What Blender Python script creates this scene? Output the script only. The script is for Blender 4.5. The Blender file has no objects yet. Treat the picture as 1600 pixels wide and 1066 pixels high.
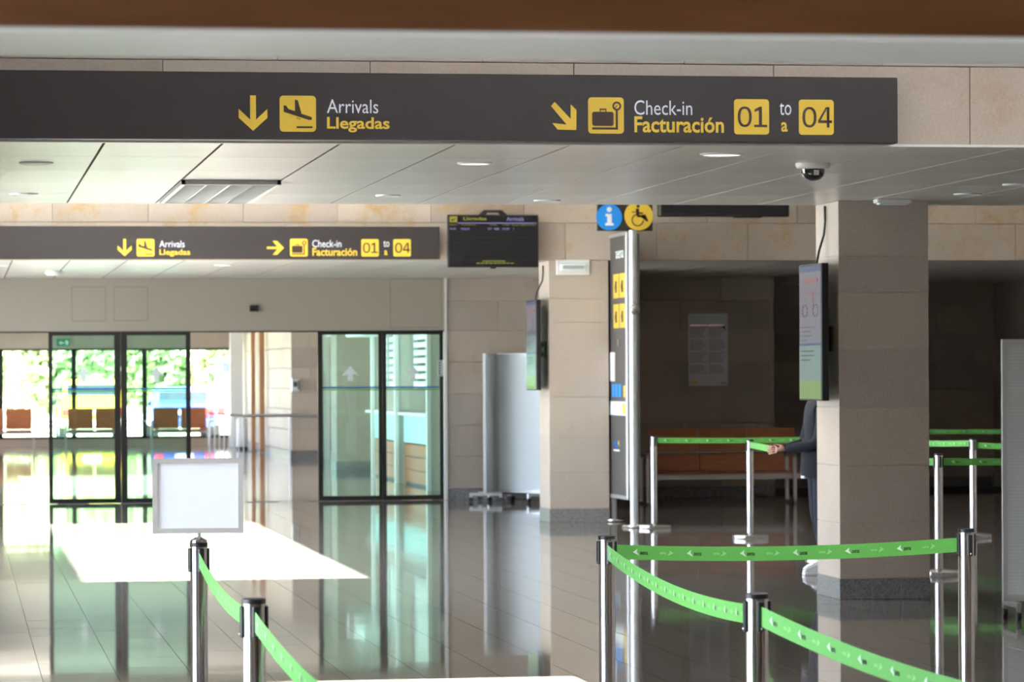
import bpy, bmesh, math, random
from mathutils import Vector, Matrix
random.seed(7)
S = bpy.context.scene
COL = S.collection
R = math.radians

# ------------------------------------------------------------------ camera
cam = bpy.data.cameras.new('camera')
cam.sensor_width = 36.0
cam.lens = 36.0 * 5400 / 1600
cam.shift_y = 55 / 1600
cam.clip_end = 600
cam.clip_start = 0.1
cam.dof.use_dof = True
cam.dof.focus_distance = 16.0
cam.dof.aperture_fstop = 8.0
co = bpy.data.objects.new('camera', cam)
COL.objects.link(co)
co.matrix_world = (Matrix.Translation((0, 0, 1.65)) @ Matrix.Rotation(-math.atan(865 / 5400), 4, 'Z')
                   @ Matrix.Rotation(R(90), 4, 'X') @ Matrix.Rotation(R(-0.3), 4, 'Z'))
S.camera = co

# ------------------------------------------------------------------ world, sun, exposure
w = bpy.data.worlds.new('sky')
S.world = w
w.use_nodes = True
bg = w.node_tree.nodes['Background']
bg.inputs['Color'].default_value = (0.80, 0.88, 1.08, 1)
bg.inputs['Strength'].default_value = 5.5
sun = bpy.data.lights.new('sun', 'SUN')
sun.energy = 50.0
sun.angle = R(0.6)
sun.color = (1.0, 0.95, 0.91)
so = bpy.data.objects.new('sun', sun)
COL.objects.link(so)
SUN_DX, SUN_DY = 0.20, 0.50            # floor shift of a sun ray for each metre of fall
so.rotation_euler = Vector((-SUN_DX, -SUN_DY, 1)).to_track_quat('Z', 'Y').to_euler()
S.view_settings.view_transform = 'Standard'
S.view_settings.look = 'None'
S.view_settings.gamma = 1
S.view_settings.exposure = 1.0
S.view_settings.use_curve_mapping = False

# ------------------------------------------------------------------ materials
M = {}


def nm(name):
    m = bpy.data.materials.new(name)
    m.use_nodes = True
    M[name] = m
    nt = m.node_tree
    return m, nt, nt.nodes['Principled BSDF']


def plain(name, col, rough=0.5, metal=0.0, emit=None, es=0.0, spec=0.5, coat=0.0):
    m, nt, b = nm(name)
    b.inputs['Base Color'].default_value = (*col, 1)
    b.inputs['Roughness'].default_value = rough
    b.inputs['Metallic'].default_value = metal
    b.inputs['Specular IOR Level'].default_value = spec
    b.inputs['Coat Weight'].default_value = coat
    if emit:
        b.inputs['Emission Color'].default_value = (*emit, 1)
        b.inputs['Emission Strength'].default_value = es
    return m


def N(nt, t, **kw):
    n = nt.nodes.new(t)
    for k, v in kw.items():
        setattr(n, k, v)
    return n


def ramp(nt, stops):
    r = N(nt, 'ShaderNodeValToRGB')
    e = r.color_ramp.elements
    e[0].position, e[0].color = stops[0][0], (*stops[0][1], 1)
    e[1].position, e[1].color = stops[-1][0], (*stops[-1][1], 1)
    for p, c in stops[1:-1]:
        x = e.new(p)
        x.color = (*c, 1)
    return r


def noise(nt, scale, detail=4, rough=0.6, coord='Object', vec_scale=None):
    tc = N(nt, 'ShaderNodeTexCoord')
    no = N(nt, 'ShaderNodeTexNoise')
    no.inputs['Scale'].default_value = scale
    no.inputs['Detail'].default_value = detail
    no.inputs['Roughness'].default_value = rough
    src = tc.outputs[coord]
    if vec_scale:
        mp = N(nt, 'ShaderNodeMapping')
        mp.inputs['Scale'].default_value = vec_scale
        nt.links.new(src, mp.inputs['Vector'])
        src = mp.outputs['Vector']
    nt.links.new(src, no.inputs['Vector'])
    return no


def mixc(nt, a, b, fac, mode='MIX'):
    mx = N(nt, 'ShaderNodeMix', data_type='RGBA', blend_type=mode)
    for sock, v in ((6, a), (7, b), (0, fac)):
        if isinstance(v, bpy.types.NodeSocket):
            nt.links.new(v, mx.inputs[sock])
        elif sock == 0:
            mx.inputs[0].default_value = v
        else:
            mx.inputs[sock].default_value = (*v, 1)
    return mx.outputs[2]


def stone(name, light, dark, stain, rough=0.55, stain_amt=0.5, stain_scale=1.3, lo=.58):
    """sawn sandstone: each block its own tone, clouds, rusty stains"""
    m, nt, b = nm(name)
    oi = N(nt, 'ShaderNodeObjectInfo')
    tc = N(nt, 'ShaderNodeTexCoord')
    geo = N(nt, 'ShaderNodeNewGeometry')
    cl = N(nt, 'ShaderNodeTexNoise')
    cl.inputs['Scale'].default_value = 2.2
    cl.inputs['Detail'].default_value = 5
    nt.links.new(geo.outputs['Position'], cl.inputs['Vector'])
    base = mixc(nt, dark, light, cl.outputs['Fac'])
    tint = ramp(nt, [(0, (0.86, 0.83, 0.82)), (0.5, (1, 1, 1)), (1, (1.08, 1.02, 0.96))])
    nt.links.new(oi.outputs['Random'], tint.inputs['Fac'])
    base = mixc(nt, base, tint.outputs['Color'], 1.0, 'MULTIPLY')
    st = N(nt, 'ShaderNodeTexNoise')
    st.inputs['Scale'].default_value = stain_scale
    st.inputs['Detail'].default_value = 8
    st.inputs['Roughness'].default_value = 0.75
    nt.links.new(geo.outputs['Position'], st.inputs['Vector'])
    sr = ramp(nt, [(lo, (0, 0, 0)), (lo + .14, (1, 1, 1))])
    nt.links.new(st.outputs['Fac'], sr.inputs['Fac'])
    ms = N(nt, 'ShaderNodeMath', operation='MULTIPLY')
    ms.inputs[1].default_value = stain_amt
    nt.links.new(sr.outputs['Color'], ms.inputs[0])
    base = mixc(nt, base, stain, ms.outputs[0])
    fine = N(nt, 'ShaderNodeTexNoise')
    fine.inputs['Scale'].default_value = 60
    fine.inputs['Detail'].default_value = 3
    nt.links.new(geo.outputs['Position'], fine.inputs['Vector'])
    fr = ramp(nt, [(0.3, (0.9, 0.9, 0.9)), (0.7, (1.05, 1.05, 1.05))])
    nt.links.new(fine.outputs['Fac'], fr.inputs['Fac'])
    base = mixc(nt, base, fr.outputs['Color'], 1.0, 'MULTIPLY')
    nt.links.new(base, b.inputs['Base Color'])
    b.inputs['Roughness'].default_value = rough
    bp = N(nt, 'ShaderNodeBump')
    bp.inputs['Strength'].default_value = 0.15
    bp.inputs['Distance'].default_value = 0.004
    nt.links.new(fine.outputs['Fac'], bp.inputs['Height'])
    nt.links.new(bp.outputs['Normal'], b.inputs['Normal'])
    return m


def granite(name, c0, c1, scale, rough):
    m, nt, b = nm(name)
    geo = N(nt, 'ShaderNodeNewGeometry')
    no = N(nt, 'ShaderNodeTexNoise')
    no.inputs['Scale'].default_value = scale
    no.inputs['Detail'].default_value = 6
    no.inputs['Roughness'].default_value = 0.8
    nt.links.new(geo.outputs['Position'], no.inputs['Vector'])
    r = ramp(nt, [(0.35, c0), (0.65, c1)])
    nt.links.new(no.outputs['Fac'], r.inputs['Fac'])
    nt.links.new(r.outputs['Color'], b.inputs['Base Color'])
    b.inputs['Roughness'].default_value = rough
    return m, nt, b, geo


stone('sandstone', (0.56, 0.49, 0.42), (0.44, 0.38, 0.325), (0.42, 0.24, 0.12))
stone('sandstone_stained', (0.60, 0.52, 0.44), (0.48, 0.41, 0.34), (0.50, 0.30, 0.10), stain_amt=0.75, stain_scale=2.6, lo=.52)
plain('stone_joint', (0.50, 0.46, 0.41), 0.8)
granite('granite', (0.10, 0.10, 0.105), (0.34, 0.33, 0.33), 55, 0.35)

# polished floor
m, nt, b, geo = granite('floor_tile', (0.150, 0.135, 0.120), (0.235, 0.215, 0.195), 90, 0.05)
oi = N(nt, 'ShaderNodeObjectInfo')
wv = N(nt, 'ShaderNodeTexNoise')
wv.inputs['Scale'].default_value = 1.6
wv.inputs['Detail'].default_value = 2
nt.links.new(geo.outputs['Position'], wv.inputs['Vector'])
bp = N(nt, 'ShaderNodeBump')
bp.inputs['Strength'].default_value = 0.10
bp.inputs['Distance'].default_value = 0.004
nt.links.new(wv.outputs['Fac'], bp.inputs['Height'])
nt.links.new(bp.outputs['Normal'], b.inputs['Normal'])
plain('floor_joint', (0.06, 0.055, 0.05), 0.6)

# far floor: the same tiles, too far away to tell apart
m, nt, b, geo = granite('floor_far', (0.19, 0.175, 0.16), (0.27, 0.25, 0.23), 90, 0.06)
bk = N(nt, 'ShaderNodeTexBrick')
bk.inputs['Scale'].default_value = 1.0
bk.inputs['Mortar Size'].default_value = 0.004
bk.inputs['Brick Width'].default_value = 0.725
bk.inputs['Row Height'].default_value = 0.4145
bk.inputs['Color1'].default_value = (1, 1, 1, 1)
bk.inputs['Color2'].default_value = (0.9, 0.9, 0.9, 1)
bk.inputs['Mortar'].default_value = (0.4, 0.4, 0.4, 1)
mp = N(nt, 'ShaderNodeMapping')
mp.inputs['Rotation'].default_value = (0, 0, R(90))
nt.links.new(geo.outputs['Position'], mp.inputs['Vector'])
nt.links.new(mp.outputs['Vector'], bk.inputs['Vector'])
old = b.inputs['Base Color'].links[0].from_socket
nt.links.new(mixc(nt, old, bk.outputs['Color'], 1.0, 'MULTIPLY'), b.inputs['Base Color'])

# ceiling panels: satin lacquered sheet
m, nt, b = nm('ceiling_panel')
no = noise(nt, 0.9, 3)
rr = ramp(nt, [(0.3, (0.60, 0.57, 0.53)), (0.7, (0.68, 0.65, 0.60))])
nt.links.new(no.outputs['Fac'], rr.inputs['Fac'])
nt.links.new(rr.outputs['Color'], b.inputs['Base Color'])
b.inputs['Roughness'].default_value = 0.28
plain('ceiling_joint', (0.09, 0.045, 0.02), 0.8)
plain('roof_white', (0.75, 0.74, 0.71), 0.8)
plain('plaster', (0.62, 0.58, 0.52), 0.8)
plain('dark_cladding', (0.22, 0.16, 0.12), 0.6)
plain('sign_dark', (0.040, 0.033, 0.033), 0.38)
plain('sign_yellow', (0.84, 0.57, 0.06), 0.4)
plain('sign_white', (0.86, 0.88, 0.98), 0.4)
plain('sign_brown', (0.060, 0.030, 0.022), 0.4)
plain('laminate', (0.40, 0.36, 0.295), 0.45)
plain('laminate_seam', (0.22, 0.19, 0.15), 0.6)
plain('door_black', (0.018, 0.018, 0.020), 0.3)
plain('black_plastic', (0.015, 0.015, 0.018), 0.4)
plain('dark_grey', (0.09, 0.085, 0.085), 0.45)
plain('chrome', (0.70, 0.70, 0.72), 0.14, 1.0)
plain('steel', (0.55, 0.55, 0.56), 0.3, 1.0)
plain('satin_silver', (0.58, 0.55, 0.53), 0.35, 0.25)
plain('aluminium', (0.62, 0.65, 0.67), 0.35, 0.7)
plain('white_paint', (0.80, 0.80, 0.80), 0.4)
plain('paper', (0.84, 0.84, 0.90), 0.6)
plain('ink', (0.30, 0.30, 0.36), 0.7)
plain('tape_green', (0.14, 0.50, 0.095), 0.5)
plain('tape_pale', (0.30, 0.70, 0.24), 0.5)
plain('tape_white', (0.80, 0.90, 0.78), 0.5)
plain('tape_black', (0.02, 0.04, 0.02), 0.5)
plain('blue_sign', (0.02, 0.30, 0.85), 0.4)
plain('stripe_blue', (0.01, 0.12, 0.42), 0.4)
plain('stripe_green', (0.08, 0.40, 0.05), 0.4)
plain('frost', (0.75, 0.85, 0.85), 0.7)
plain('teal_panel', (0.42, 0.68, 0.66), 0.4)
plain('navy_cloth', (0.005, 0.006, 0.015), 0.85)
plain('trouser_cloth', (0.012, 0.013, 0.03), 0.85)
plain('skin', (0.55, 0.30, 0.22), 0.5)
plain('hair', (0.03, 0.02, 0.015), 0.6)
plain('shoe_white', (0.80, 0.80, 0.82), 0.5)
plain('rubber', (0.03, 0.03, 0.03), 0.7)
plain('lens_glass', (0.02, 0.02, 0.025), 0.04, 0, coat=1.0)
plain('lamp_white', (0.80, 0.80, 0.78), 0.35)
plain('lamp_lens', (0.85, 0.85, 0.85), 0.3, emit=(1, 0.97, 0.92), es=0.5)
plain('car_yellow', (0.85, 0.80, 0.03), 0.25, coat=1)
plain('car_blue', (0.015, 0.04, 0.24), 0.25, coat=1)
plain('car_white', (0.85, 0.85, 0.85), 0.25, coat=1)
plain('car_glass', (0.03, 0.04, 0.05), 0.05)
plain('tail_red', (0.6, 0.02, 0.02), 0.3)
plain('bark', (0.55, 0.52, 0.46), 0.9)
plain('asphalt', (0.28, 0.28, 0.27), 0.9)
plain('exit_green', (0.03, 0.28, 0.16), 0.4)
for nme, c, s in (('screen_black', (0.006, 0.006, 0.008), 1.0), ('screen_lilac', (0.23, 0.22, 0.29), 0.8),
                  ('screen_blue', (0.03, 0.07, 0.20), 0.9), ('screen_teal', (0.22, 0.32, 0.31), 0.8),
                  ('screen_green', (0.24, 0.40, 0.10), 0.8), ('screen_pink', (0.36, 0.15, 0.17), 0.8),
                  ('screen_yellow', (0.50, 0.48, 0.05), 0.8), ('screen_lavender', (0.36, 0.33, 0.75), 0.9),
                  ('screen_line', (0.035, 0.035, 0.05), 1.0), ('screen_ink', (0.10, 0.10, 0.14), 0.9)):
    plain(nme, (0.01, 0.01, 0.01), 0.12, emit=c, es=s * 0.4)

# wood
def wood(name, a, c, rough, sc=(1, 12, 12)):
    m, nt, b = nm(name)
    no = noise(nt, 3.0, 6, 0.65, 'Object', sc)
    rr = ramp(nt, [(0.3, a), (0.7, c)])
    nt.links.new(no.outputs['Fac'], rr.inputs['Fac'])
    nt.links.new(rr.outputs['Color'], b.inputs['Base Color'])
    b.inputs['Roughness'].default_value = rough


wood('wood_brown', (0.115, 0.042, 0.014), (0.165, 0.066, 0.024), 0.4)
wood('wood_bench', (0.33, 0.105, 0.04), (0.43, 0.15, 0.06), 0.35)
wood('wood_post', (0.42, 0.21, 0.10), (0.52, 0.27, 0.14), 0.45, (12, 12, 1))


def see_through(name, tint, gloss_rough=0.0, milky=0.0):
    m = bpy.data.materials.new(name)
    m.use_nodes = True
    M[name] = m
    nt = m.node_tree
    nt.nodes.remove(nt.nodes['Principled BSDF'])
    out = nt.nodes['Material Output']
    tr = N(nt, 'ShaderNodeBsdfTransparent')
    tr.inputs['Color'].default_value = (*tint, 1)
    gl = N(nt, 'ShaderNodeBsdfGlossy')
    gl.inputs['Roughness'].default_value = gloss_rough
    fr = N(nt, 'ShaderNodeFresnel')
    fr.inputs['IOR'].default_value = 1.45
    mx = N(nt, 'ShaderNodeMixShader')
    nt.links.new(fr.outputs[0], mx.inputs[0])
    first = tr.outputs[0]
    if milky:
        df = N(nt, 'ShaderNodeBsdfTranslucent')
        df.inputs['Color'].default_value = (0.85, 0.86, 0.86, 1)
        d2 = N(nt, 'ShaderNodeBsdfDiffuse')
        d2.inputs['Color'].default_value = (0.72, 0.77, 0.79, 1)
        m2 = N(nt, 'ShaderNodeMixShader')
        m2.inputs[0].default_value = 0.5
        nt.links.new(df.outputs[0], m2.inputs[1])
        nt.links.new(d2.outputs[0], m2.inputs[2])
        m3 = N(nt, 'ShaderNodeMixShader')
        m3.inputs[0].default_value = milky
        nt.links.new(tr.outputs[0], m3.inputs[1])
        nt.links.new(m2.outputs[0], m3.inputs[2])
        first = m3.outputs[0]
    nt.links.new(first, mx.inputs[1])
    nt.links.new(gl.outputs[0], mx.inputs[2])
    nt.links.new(mx.outputs[0], out.inputs['Surface'])


see_through('door_glass', (0.76, 0.945, 0.90))
see_through('window_glass', (0.95, 0.98, 0.97))
see_through('milky_glass', (0.9, 0.9, 0.9), 0.3, 0.97)
plain('polycarbonate', (0.66, 0.72, 0.75), 0.45)

m, nt, b = nm('grass')
no = noise(nt, 3.0, 6)
rr = ramp(nt, [(0.3, (0.36, 0.40, 0.22)), (0.7, (0.52, 0.50, 0.34))])
nt.links.new(no.outputs['Fac'], rr.inputs['Fac'])
nt.links.new(rr.outputs['Color'], b.inputs['Base Color'])
b.inputs['Roughness'].default_value = 0.9
m, nt, b = nm('leaf')
oi = N(nt, 'ShaderNodeObjectInfo')
rr = ramp(nt, [(0, (0.30, 0.42, 0.20)), (1, (0.46, 0.54, 0.30))])
nt.links.new(oi.outputs['Random'], rr.inputs['Fac'])
nt.links.new(rr.outputs['Color'], b.inputs['Base Color'])
b.inputs['Roughness'].default_value = 0.6


# ------------------------------------------------------------------ mesh helpers
class MB:
    def __init__(self):
        self.bm = bmesh.new()

    def box(self, x0, x1, y0, y1, z0, z1, bevel=0.0):
        r = bmesh.ops.create_cube(self.bm, size=1)
        vs = r['verts']
        for v in vs:
            v.co = Vector(((x0 + x1) / 2 + v.co.x * (x1 - x0), (y0 + y1) / 2 + v.co.y * (y1 - y0),
                           (z0 + z1) / 2 + v.co.z * (z1 - z0)))
        if bevel:
            es = set(e for v in vs for e in v.link_edges)
            bmesh.ops.bevel(self.bm, geom=list(es), offset=bevel, segments=1, affect='EDGES')
        return self

    def cyl(self, c, r, z0, z1, n=24, r2=None):
        r2 = r if r2 is None else r2
        res = bmesh.ops.create_cone(self.bm, cap_ends=True, segments=n, radius1=r, radius2=r2, depth=z1 - z0)
        for v in res['verts']:
            v.co += Vector((c[0], c[1], (z0 + z1) / 2))
        return self

    def rod(self, a, b, r, n=12, r2=None):
        a, b = Vector(a), Vector(b)
        res = bmesh.ops.create_cone(self.bm, cap_ends=True, segments=n, radius1=r, radius2=r if r2 is None else r2,
                                    depth=(b - a).length)
        q = (b - a).to_track_quat('Z', 'Y')
        for v in res['verts']:
            v.co = q @ v.co + (a + b) / 2
        return self

    def lathe(self, prof, c=(0, 0), n=32):
        rings = []
        for r, z in prof:
            rings.append([self.bm.verts.new((c[0] + r * math.cos(2 * math.pi * k / n), c[1] + r * math.sin(2 * math.pi * k / n), z))
                          for k in range(n)])
        for a, b_ in zip(rings, rings[1:]):
            for k in range(n):
                self.bm.faces.new((a[k], a[(k + 1) % n], b_[(k + 1) % n], b_[k]))
        self.bm.faces.new(list(reversed(rings[0])))
        self.bm.faces.new(rings[-1])
        return self

    def prism(self, pts, axis, a0, a1):
        """outline pts extruded along axis ('x','y','z') from a0 to a1"""
        def mk(p, a):
            return {'x': (a, p[0], p[1]), 'y': (p[0], a, p[1]), 'z': (p[0], p[1], a)}[axis]
        A = [self.bm.verts.new(mk(p, a0)) for p in pts]
        B = [self.bm.verts.new(mk(p, a1)) for p in pts]
        n = len(pts)
        self.bm.faces.new(A)
        self.bm.faces.new(list(reversed(B)))
        for k in range(n):
            self.bm.faces.new((A[k], B[k], B[(k + 1) % n], A[(k + 1) % n]))
        bmesh.ops.recalc_face_normals(self.bm, faces=self.bm.faces[:])
        return self

    def sphere(self, c, r, sc=(1, 1, 1), n=16):
        res = bmesh.ops.create_uvsphere(self.bm, u_segments=n, v_segments=n // 2 + 2, radius=r)
        for v in res['verts']:
            v.co = Vector((c[0] + v.co.x * sc[0], c[1] + v.co.y * sc[1], c[2] + v.co.z * sc[2]))
        return self

    def mesh(self, name, mat, smooth=False):
        me = bpy.data.meshes.new(name)
        self.bm.to_mesh(me)
        self.bm.free()
        me.materials.append(M[mat])
        if smooth:
            me.polygons.foreach_set('use_smooth', [True] * len(me.polygons))
            me.set_sharp_from_angle(angle=R(40))
        return me

    def build(self, name, mat, parent=None, loc=(0, 0, 0), rz=0, smooth=False):
        return link(name, self.mesh(name, mat, smooth), parent, loc, rz)


def link(name, me, parent=None, loc=(0, 0, 0), rz=0):
    o = bpy.data.objects.new(name, me)
    COL.objects.link(o)
    o.parent = parent
    o.location = loc
    o.rotation_euler = (0, 0, rz)
    return o


def tag(o, label=None, cat=None, group=None, kind=None):
    for k, v in (('label', label), ('category', cat), ('group', group), ('kind', kind)):
        if v:
            o[k] = v
    return o


def thing(name, label, cat, loc=(0, 0, 0), rz=0, group=None):
    return tag(link(name, None, None, loc, rz), label, cat, group)


def struct(name, mb, mat):
    return tag(mb.build(name, mat), kind='structure')


def copy_tree(o, parent=None):
    c = o.copy()
    COL.objects.link(c)
    c.parent = parent
    for ch in list(o.children):
        copy_tree(ch, c)
    return c


BLOCKS = {}


def block_mesh(lx, ly, lz, mat, name, bevel):
    k = (round(lx, 3), round(ly, 3), round(lz, 3), mat)
    if k not in BLOCKS:
        BLOCKS[k] = MB().box(-lx / 2, lx / 2, -ly / 2, ly / 2, -lz / 2, lz / 2, bevel).mesh(name, mat)
    return BLOCKS[k]


def block(parent, x0, x1, y0, y1, z0, z1, mat, name='stone_block', bevel=0.0025):
    return link(name, block_mesh(x1 - x0, y1 - y0, z1 - z0, mat, name, bevel), parent,
                ((x0 + x1) / 2, (y0 + y1) / 2, (z0 + z1) / 2))


def courses(parent, x0, x1, yf, zs, bw=0.9, mat='sandstone', t=0.05, jit=0.0, gap=0.002):
    """coursed stone facing on a wall that looks towards -Y"""
    for i, (a, b_) in enumerate(zip(zs, zs[1:])):
        x = x0 - (0.45 if i % 2 else 0.0) * bw
        k = 0
        while x < x1 - 0.02:
            xe = x + bw
            lo, hi = max(x, x0), min(xe, x1)
            if hi - lo > 0.06:
                mt = mat
                d = random.uniform(0, jit)
                block(parent, lo + gap, hi - gap, yf - d, yf + t - d, a + gap, b_ - gap, mt)
            x = xe
            k += 1


def side_courses(parent, xf, y0, y1, zs, bw=0.9, mat='sandstone', t=0.05, gap=0.004):
    """coursed stone facing on a wall that looks towards -X"""
    for i, (a, b_) in enumerate(zip(zs, zs[1:])):
        y = y0 - (0.45 if i % 2 else 0.0) * bw
        while y < y1 - 0.02:
            lo, hi = max(y, y0), min(y + bw, y1)
            if hi - lo > 0.06:
                block(parent, xf, xf + t, lo + gap, hi - gap, a + gap, b_ - gap, mat)
            y += bw


_txt = {}


def text_mesh(body, bold=0.0, res=3):
    """letters as a flat mesh whose bounding box is 0..1 by 0..1, plus its aspect"""
    k = (body, bold)
    if k not in _txt:
        cu = bpy.data.curves.new('t', 'FONT')
        cu.body = body
        cu.resolution_u = res
        cu.offset = bold
        ob = bpy.data.objects.new('t', cu)
        COL.objects.link(ob)
        bpy.context.view_layer.update()
        me = bpy.data.meshes.new_from_object(ob.evaluated_get(bpy.context.evaluated_depsgraph_get()))
        vs = [v.co.copy() for v in me.vertices]
        fs = [tuple(p.vertices) for p in me.polygons]
        bpy.data.objects.remove(ob)
        x0, x1 = min(v.x for v in vs), max(v.x for v in vs)
        y0, y1 = min(v.y for v in vs), max(v.y for v in vs)
        _txt[k] = ([((v.x - x0) / (x1 - x0), (v.y - y0) / (y1 - y0)) for v in vs], fs, (x1 - x0) / (y1 - y0))
    return _txt[k]


def text(name, body, x0, x1, z0, z1, y, mat, parent, bold=0.0, th=0.002):
    """flat lettering filling the box x0..x1, z0..z1, facing -Y"""
    vs, fs, asp = text_mesh(body, bold)
    me = bpy.data.meshes.new(name)
    me.from_pydata([(x0 + a * (x1 - x0), y, z0 + b_ * (z1 - z0)) for a, b_ in vs], [], fs)
    me.materials.append(M[mat])
    return link(name, me, parent)


def text_side(name, body, y0, y1, z0, z1, x, mat, parent, bold=0.0):
    """lettering on a face looking towards -X; reads from large Y to small Y"""
    vs, fs, asp = text_mesh(body, bold)
    me = bpy.data.meshes.new(name)
    me.from_pydata([(x, y0 + a * (y1 - y0), z0 + b_ * (z1 - z0)) for a, b_ in vs], [], fs)
    me.materials.append(M[mat])
    return link(name, me, parent)


def rrect(x0, x1, z0, z1, r, n=5):
    pts = []
    for cx, cz, a0 in ((x1 - r, z0 + r, -90), (x1 - r, z1 - r, 0), (x0 + r, z1 - r, 90), (x0 + r, z0 + r, 180)):
        for k in range(n + 1):
            a = R(a0 + 90 * k / n)
            pts.append((cx + r * math.cos(a), cz + r * math.sin(a)))
    return pts


def circ(cx, cz, r, n=28, sx=1.0):
    return [(cx + sx * r * math.cos(2 * math.pi * k / n), cz + r * math.sin(2 * math.pi * k / n)) for k in range(n)]


# ------------------------------------------------------------------ the building shell
XL, XR = -1.2, 15.0
ZC1, ZC2, ZR = 2.924, 2.97, 5.6
YA0, YB1, YC1, YB2, YC2 = 5.85, 18.6, 25.3, 38.3, 45.8
YF = 84.0
TW, TL = 0.4145, 0.725

fl = struct('floor', MB().box(XL - 0.3, XR + 0.3, -5, 46.0, -0.3, -0.006).box(10.7, XR + .3, 46.0, 49.3, -.3, -.001), 'floor_joint')
tile = MB().box(-TW / 2 + .0015, TW / 2 - .0015, -TL / 2 + .0015, TL / 2 - .0015, -0.006, 0.0)
tile_me = tile.mesh('floor_tile', 'floor_tile')
TH = math.atan(865 / 5400)


def in_view(x, y, mrg=0.45):
    d = x * math.sin(TH) + y * math.cos(TH)
    u = x * math.cos(TH) - y * math.sin(TH)
    return abs(u) < d * 800 / 5400 + mrg


cells = []
nx0 = int((XL - 0.446) / TW)
for i in range(nx0, int((XR - 0.446) / TW)):
    for j in range(0, 70):
        x = 0.446 + (i + 0.5) * TW
        y = -4.5 + (j + 0.5) * TL + (TL / 2 if i % 2 else 0)
        if y < 45.6:
            cells.append((x, y))
near = sorted([c for c in cells if 18.0 < c[1] < 45 and in_view(*c)], key=lambda c: c[1])[:300]
ns = set(near)
for x, y in near:
    o = link('floor_tile', tile_me, fl, (x, y, 0))
    o.rotation_euler = (random.gauss(0, .00045), random.gauss(0, .00045), 0)
vs, fs = [], []
for x, y in cells:
    if (x, y) in ns:
        continue
    tx, ty = random.gauss(0, .00045), random.gauss(0, .00045)
    k = len(vs)
    for zz in (0.0, -0.006):
        for sx, sy in ((-1, -1), (1, -1), (1, 1), (-1, 1)):
            dx, dy = sx * (TW / 2 - .0015), sy * (TL / 2 - .0015)
            vs.append((x + dx, y + dy, zz + dy * tx - dx * ty))
    fs.append((k, k + 1, k + 2, k + 3))
    for q in range(4):
        fs.append((k + q, k + 4 + q, k + 4 + (q + 1) % 4, k + (q + 1) % 4))
me = bpy.data.meshes.new('distant_tiles')
me.from_pydata(vs, [], fs)
me.materials.append(M['floor_tile'])
tag(link('distant_tiles', me, fl), kind='stuff')
struct('floor_far_hall', MB().box(0, 10.7, 46.0, YF + .2, -0.3, 0.0), 'floor_far')

# ceilings of panels: backing slab + panels
def panel_ceiling(name, x0, x1, y0, y1, z, px, py, xoff, vis):
    c = struct(name, MB().box(x0, x1, y0, y1, z + 0.004, z + 0.25), 'ceiling_joint')
    i0 = int(math.floor((x0 - xoff) / px))
    i = i0
    while xoff + i * px < x1:
        a, b_ = max(xoff + i * px, x0), min(xoff + (i + 1) * px, x1)
        y = y0
        while y < y1 - 0.05:
            ye = min(y + py, y1)
            if b_ - a > 0.05:
                block(c, a + .008, b_ - .008, y + .005, ye - .005, z, z + 0.004, 'ceiling_panel', 'ceiling_panel', 0.0)
            y = ye
        i += 1
    return c


panel_ceiling('ceiling', XL, XR, YB1 + .02, YC1, ZC1, 0.64, 1.32, 0.785, None)
panel_ceiling('ceiling_entrance', XL, XR, YB2 + .02, YC2, ZC2, 0.64, 1.32, 0.60, None)
cf = struct('ceiling_far_hall', MB().box(0, .3, 46.0, YF, 3.2, 3.4).box(3.0, 12, 46.0, YF, 3.2, 3.4).box(.3, 3.0, 46.0, 47.2, 3.2, 3.4).box(.3, 3.0, 57.5, YF, 3.2, 3.4), 'plaster')
MB().box(.3, 3.0, 47.2, 57.5, 3.29, 3.30).build('skylight_pane', 'window_glass', cf)
struct('ceiling_rear', MB().box(XL, XR, -5, 5.45, 2.7, 2.9), 'dark_cladding')

# stone beams: front faces coursed
zb = [ZC1, 3.36, 3.80, 4.24, 4.68, 5.12, ZR]
b1 = struct('wall_beam', MB().box(XL, XR, YB1 + .045, YB1 + .4, ZC1 + .012, ZR), 'stone_joint')
courses(b1, -1.15, 9.3, YB1, zb, 1.12, 'sandstone', 0.05)
struct('trim_1', MB().box(XL, XR, YB1 - .012, YB1 + .03, ZC1 - .012, ZC1 + .002), 'lamp_white')
b2 = struct('wall_beam_rear', MB().box(XL, XR, YC1 - .35, YC1, ZC1 + .012, ZR), 'sandstone')
b3 = struct('wall_beam_entrance', MB().box(XL, XR, YB2 + .045, YB2 + .4, ZC2 + .012, ZR), 'stone_joint')
zb3 = [2.95, 3.37, 3.79, 4.21, 4.63, 5.05, ZR]
courses(b3, -0.6, 13.2, YB2, zb3, 1.05, 'sandstone_stained', 0.05)

# roofs over the two bays, with a clear strip of skylight and milky strips
def roof(name, y0, y1, strips):
    """flat roof with skylight openings (x0, x1, y0, y1, glazing)"""
    xs = sorted({XL - .3, XR + .3} | {v for q in strips for v in q[:2]})
    ysb = sorted({y0, y1} | {v for q in strips for v in q[2:4]})
    mb = MB()
    for xa, xb in zip(xs, xs[1:]):
        for ya, yb in zip(ysb, ysb[1:]):
            if not any(q[0] <= xa and xb <= q[1] and q[2] <= ya and yb <= q[3] for q in strips):
                mb.box(xa, xb, ya, yb, ZR, ZR + .12)
    r = struct(name, mb, 'roof_white')
    for q in strips:
        MB().box(q[0], q[1], q[2], q[3], ZR + .05, ZR + .06).build('skylight_pane', q[4], r)
    return r


roof('ceiling_front_bay', YA0 - .4, YB1 + .4, [(-.15, 2.2, 14.8, 15.9, 'window_glass'), (2.6, 8.6, 7.0, 15.9, 'milky_glass')])
roof('ceiling_middle_bay', YC1 - .35, YB2 + .4, [(-.15, 2.2, 25.32, 36.72, 'window_glass'), (2.8, 5.0, 26.0, 36.0, 'milky_glass')])

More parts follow.
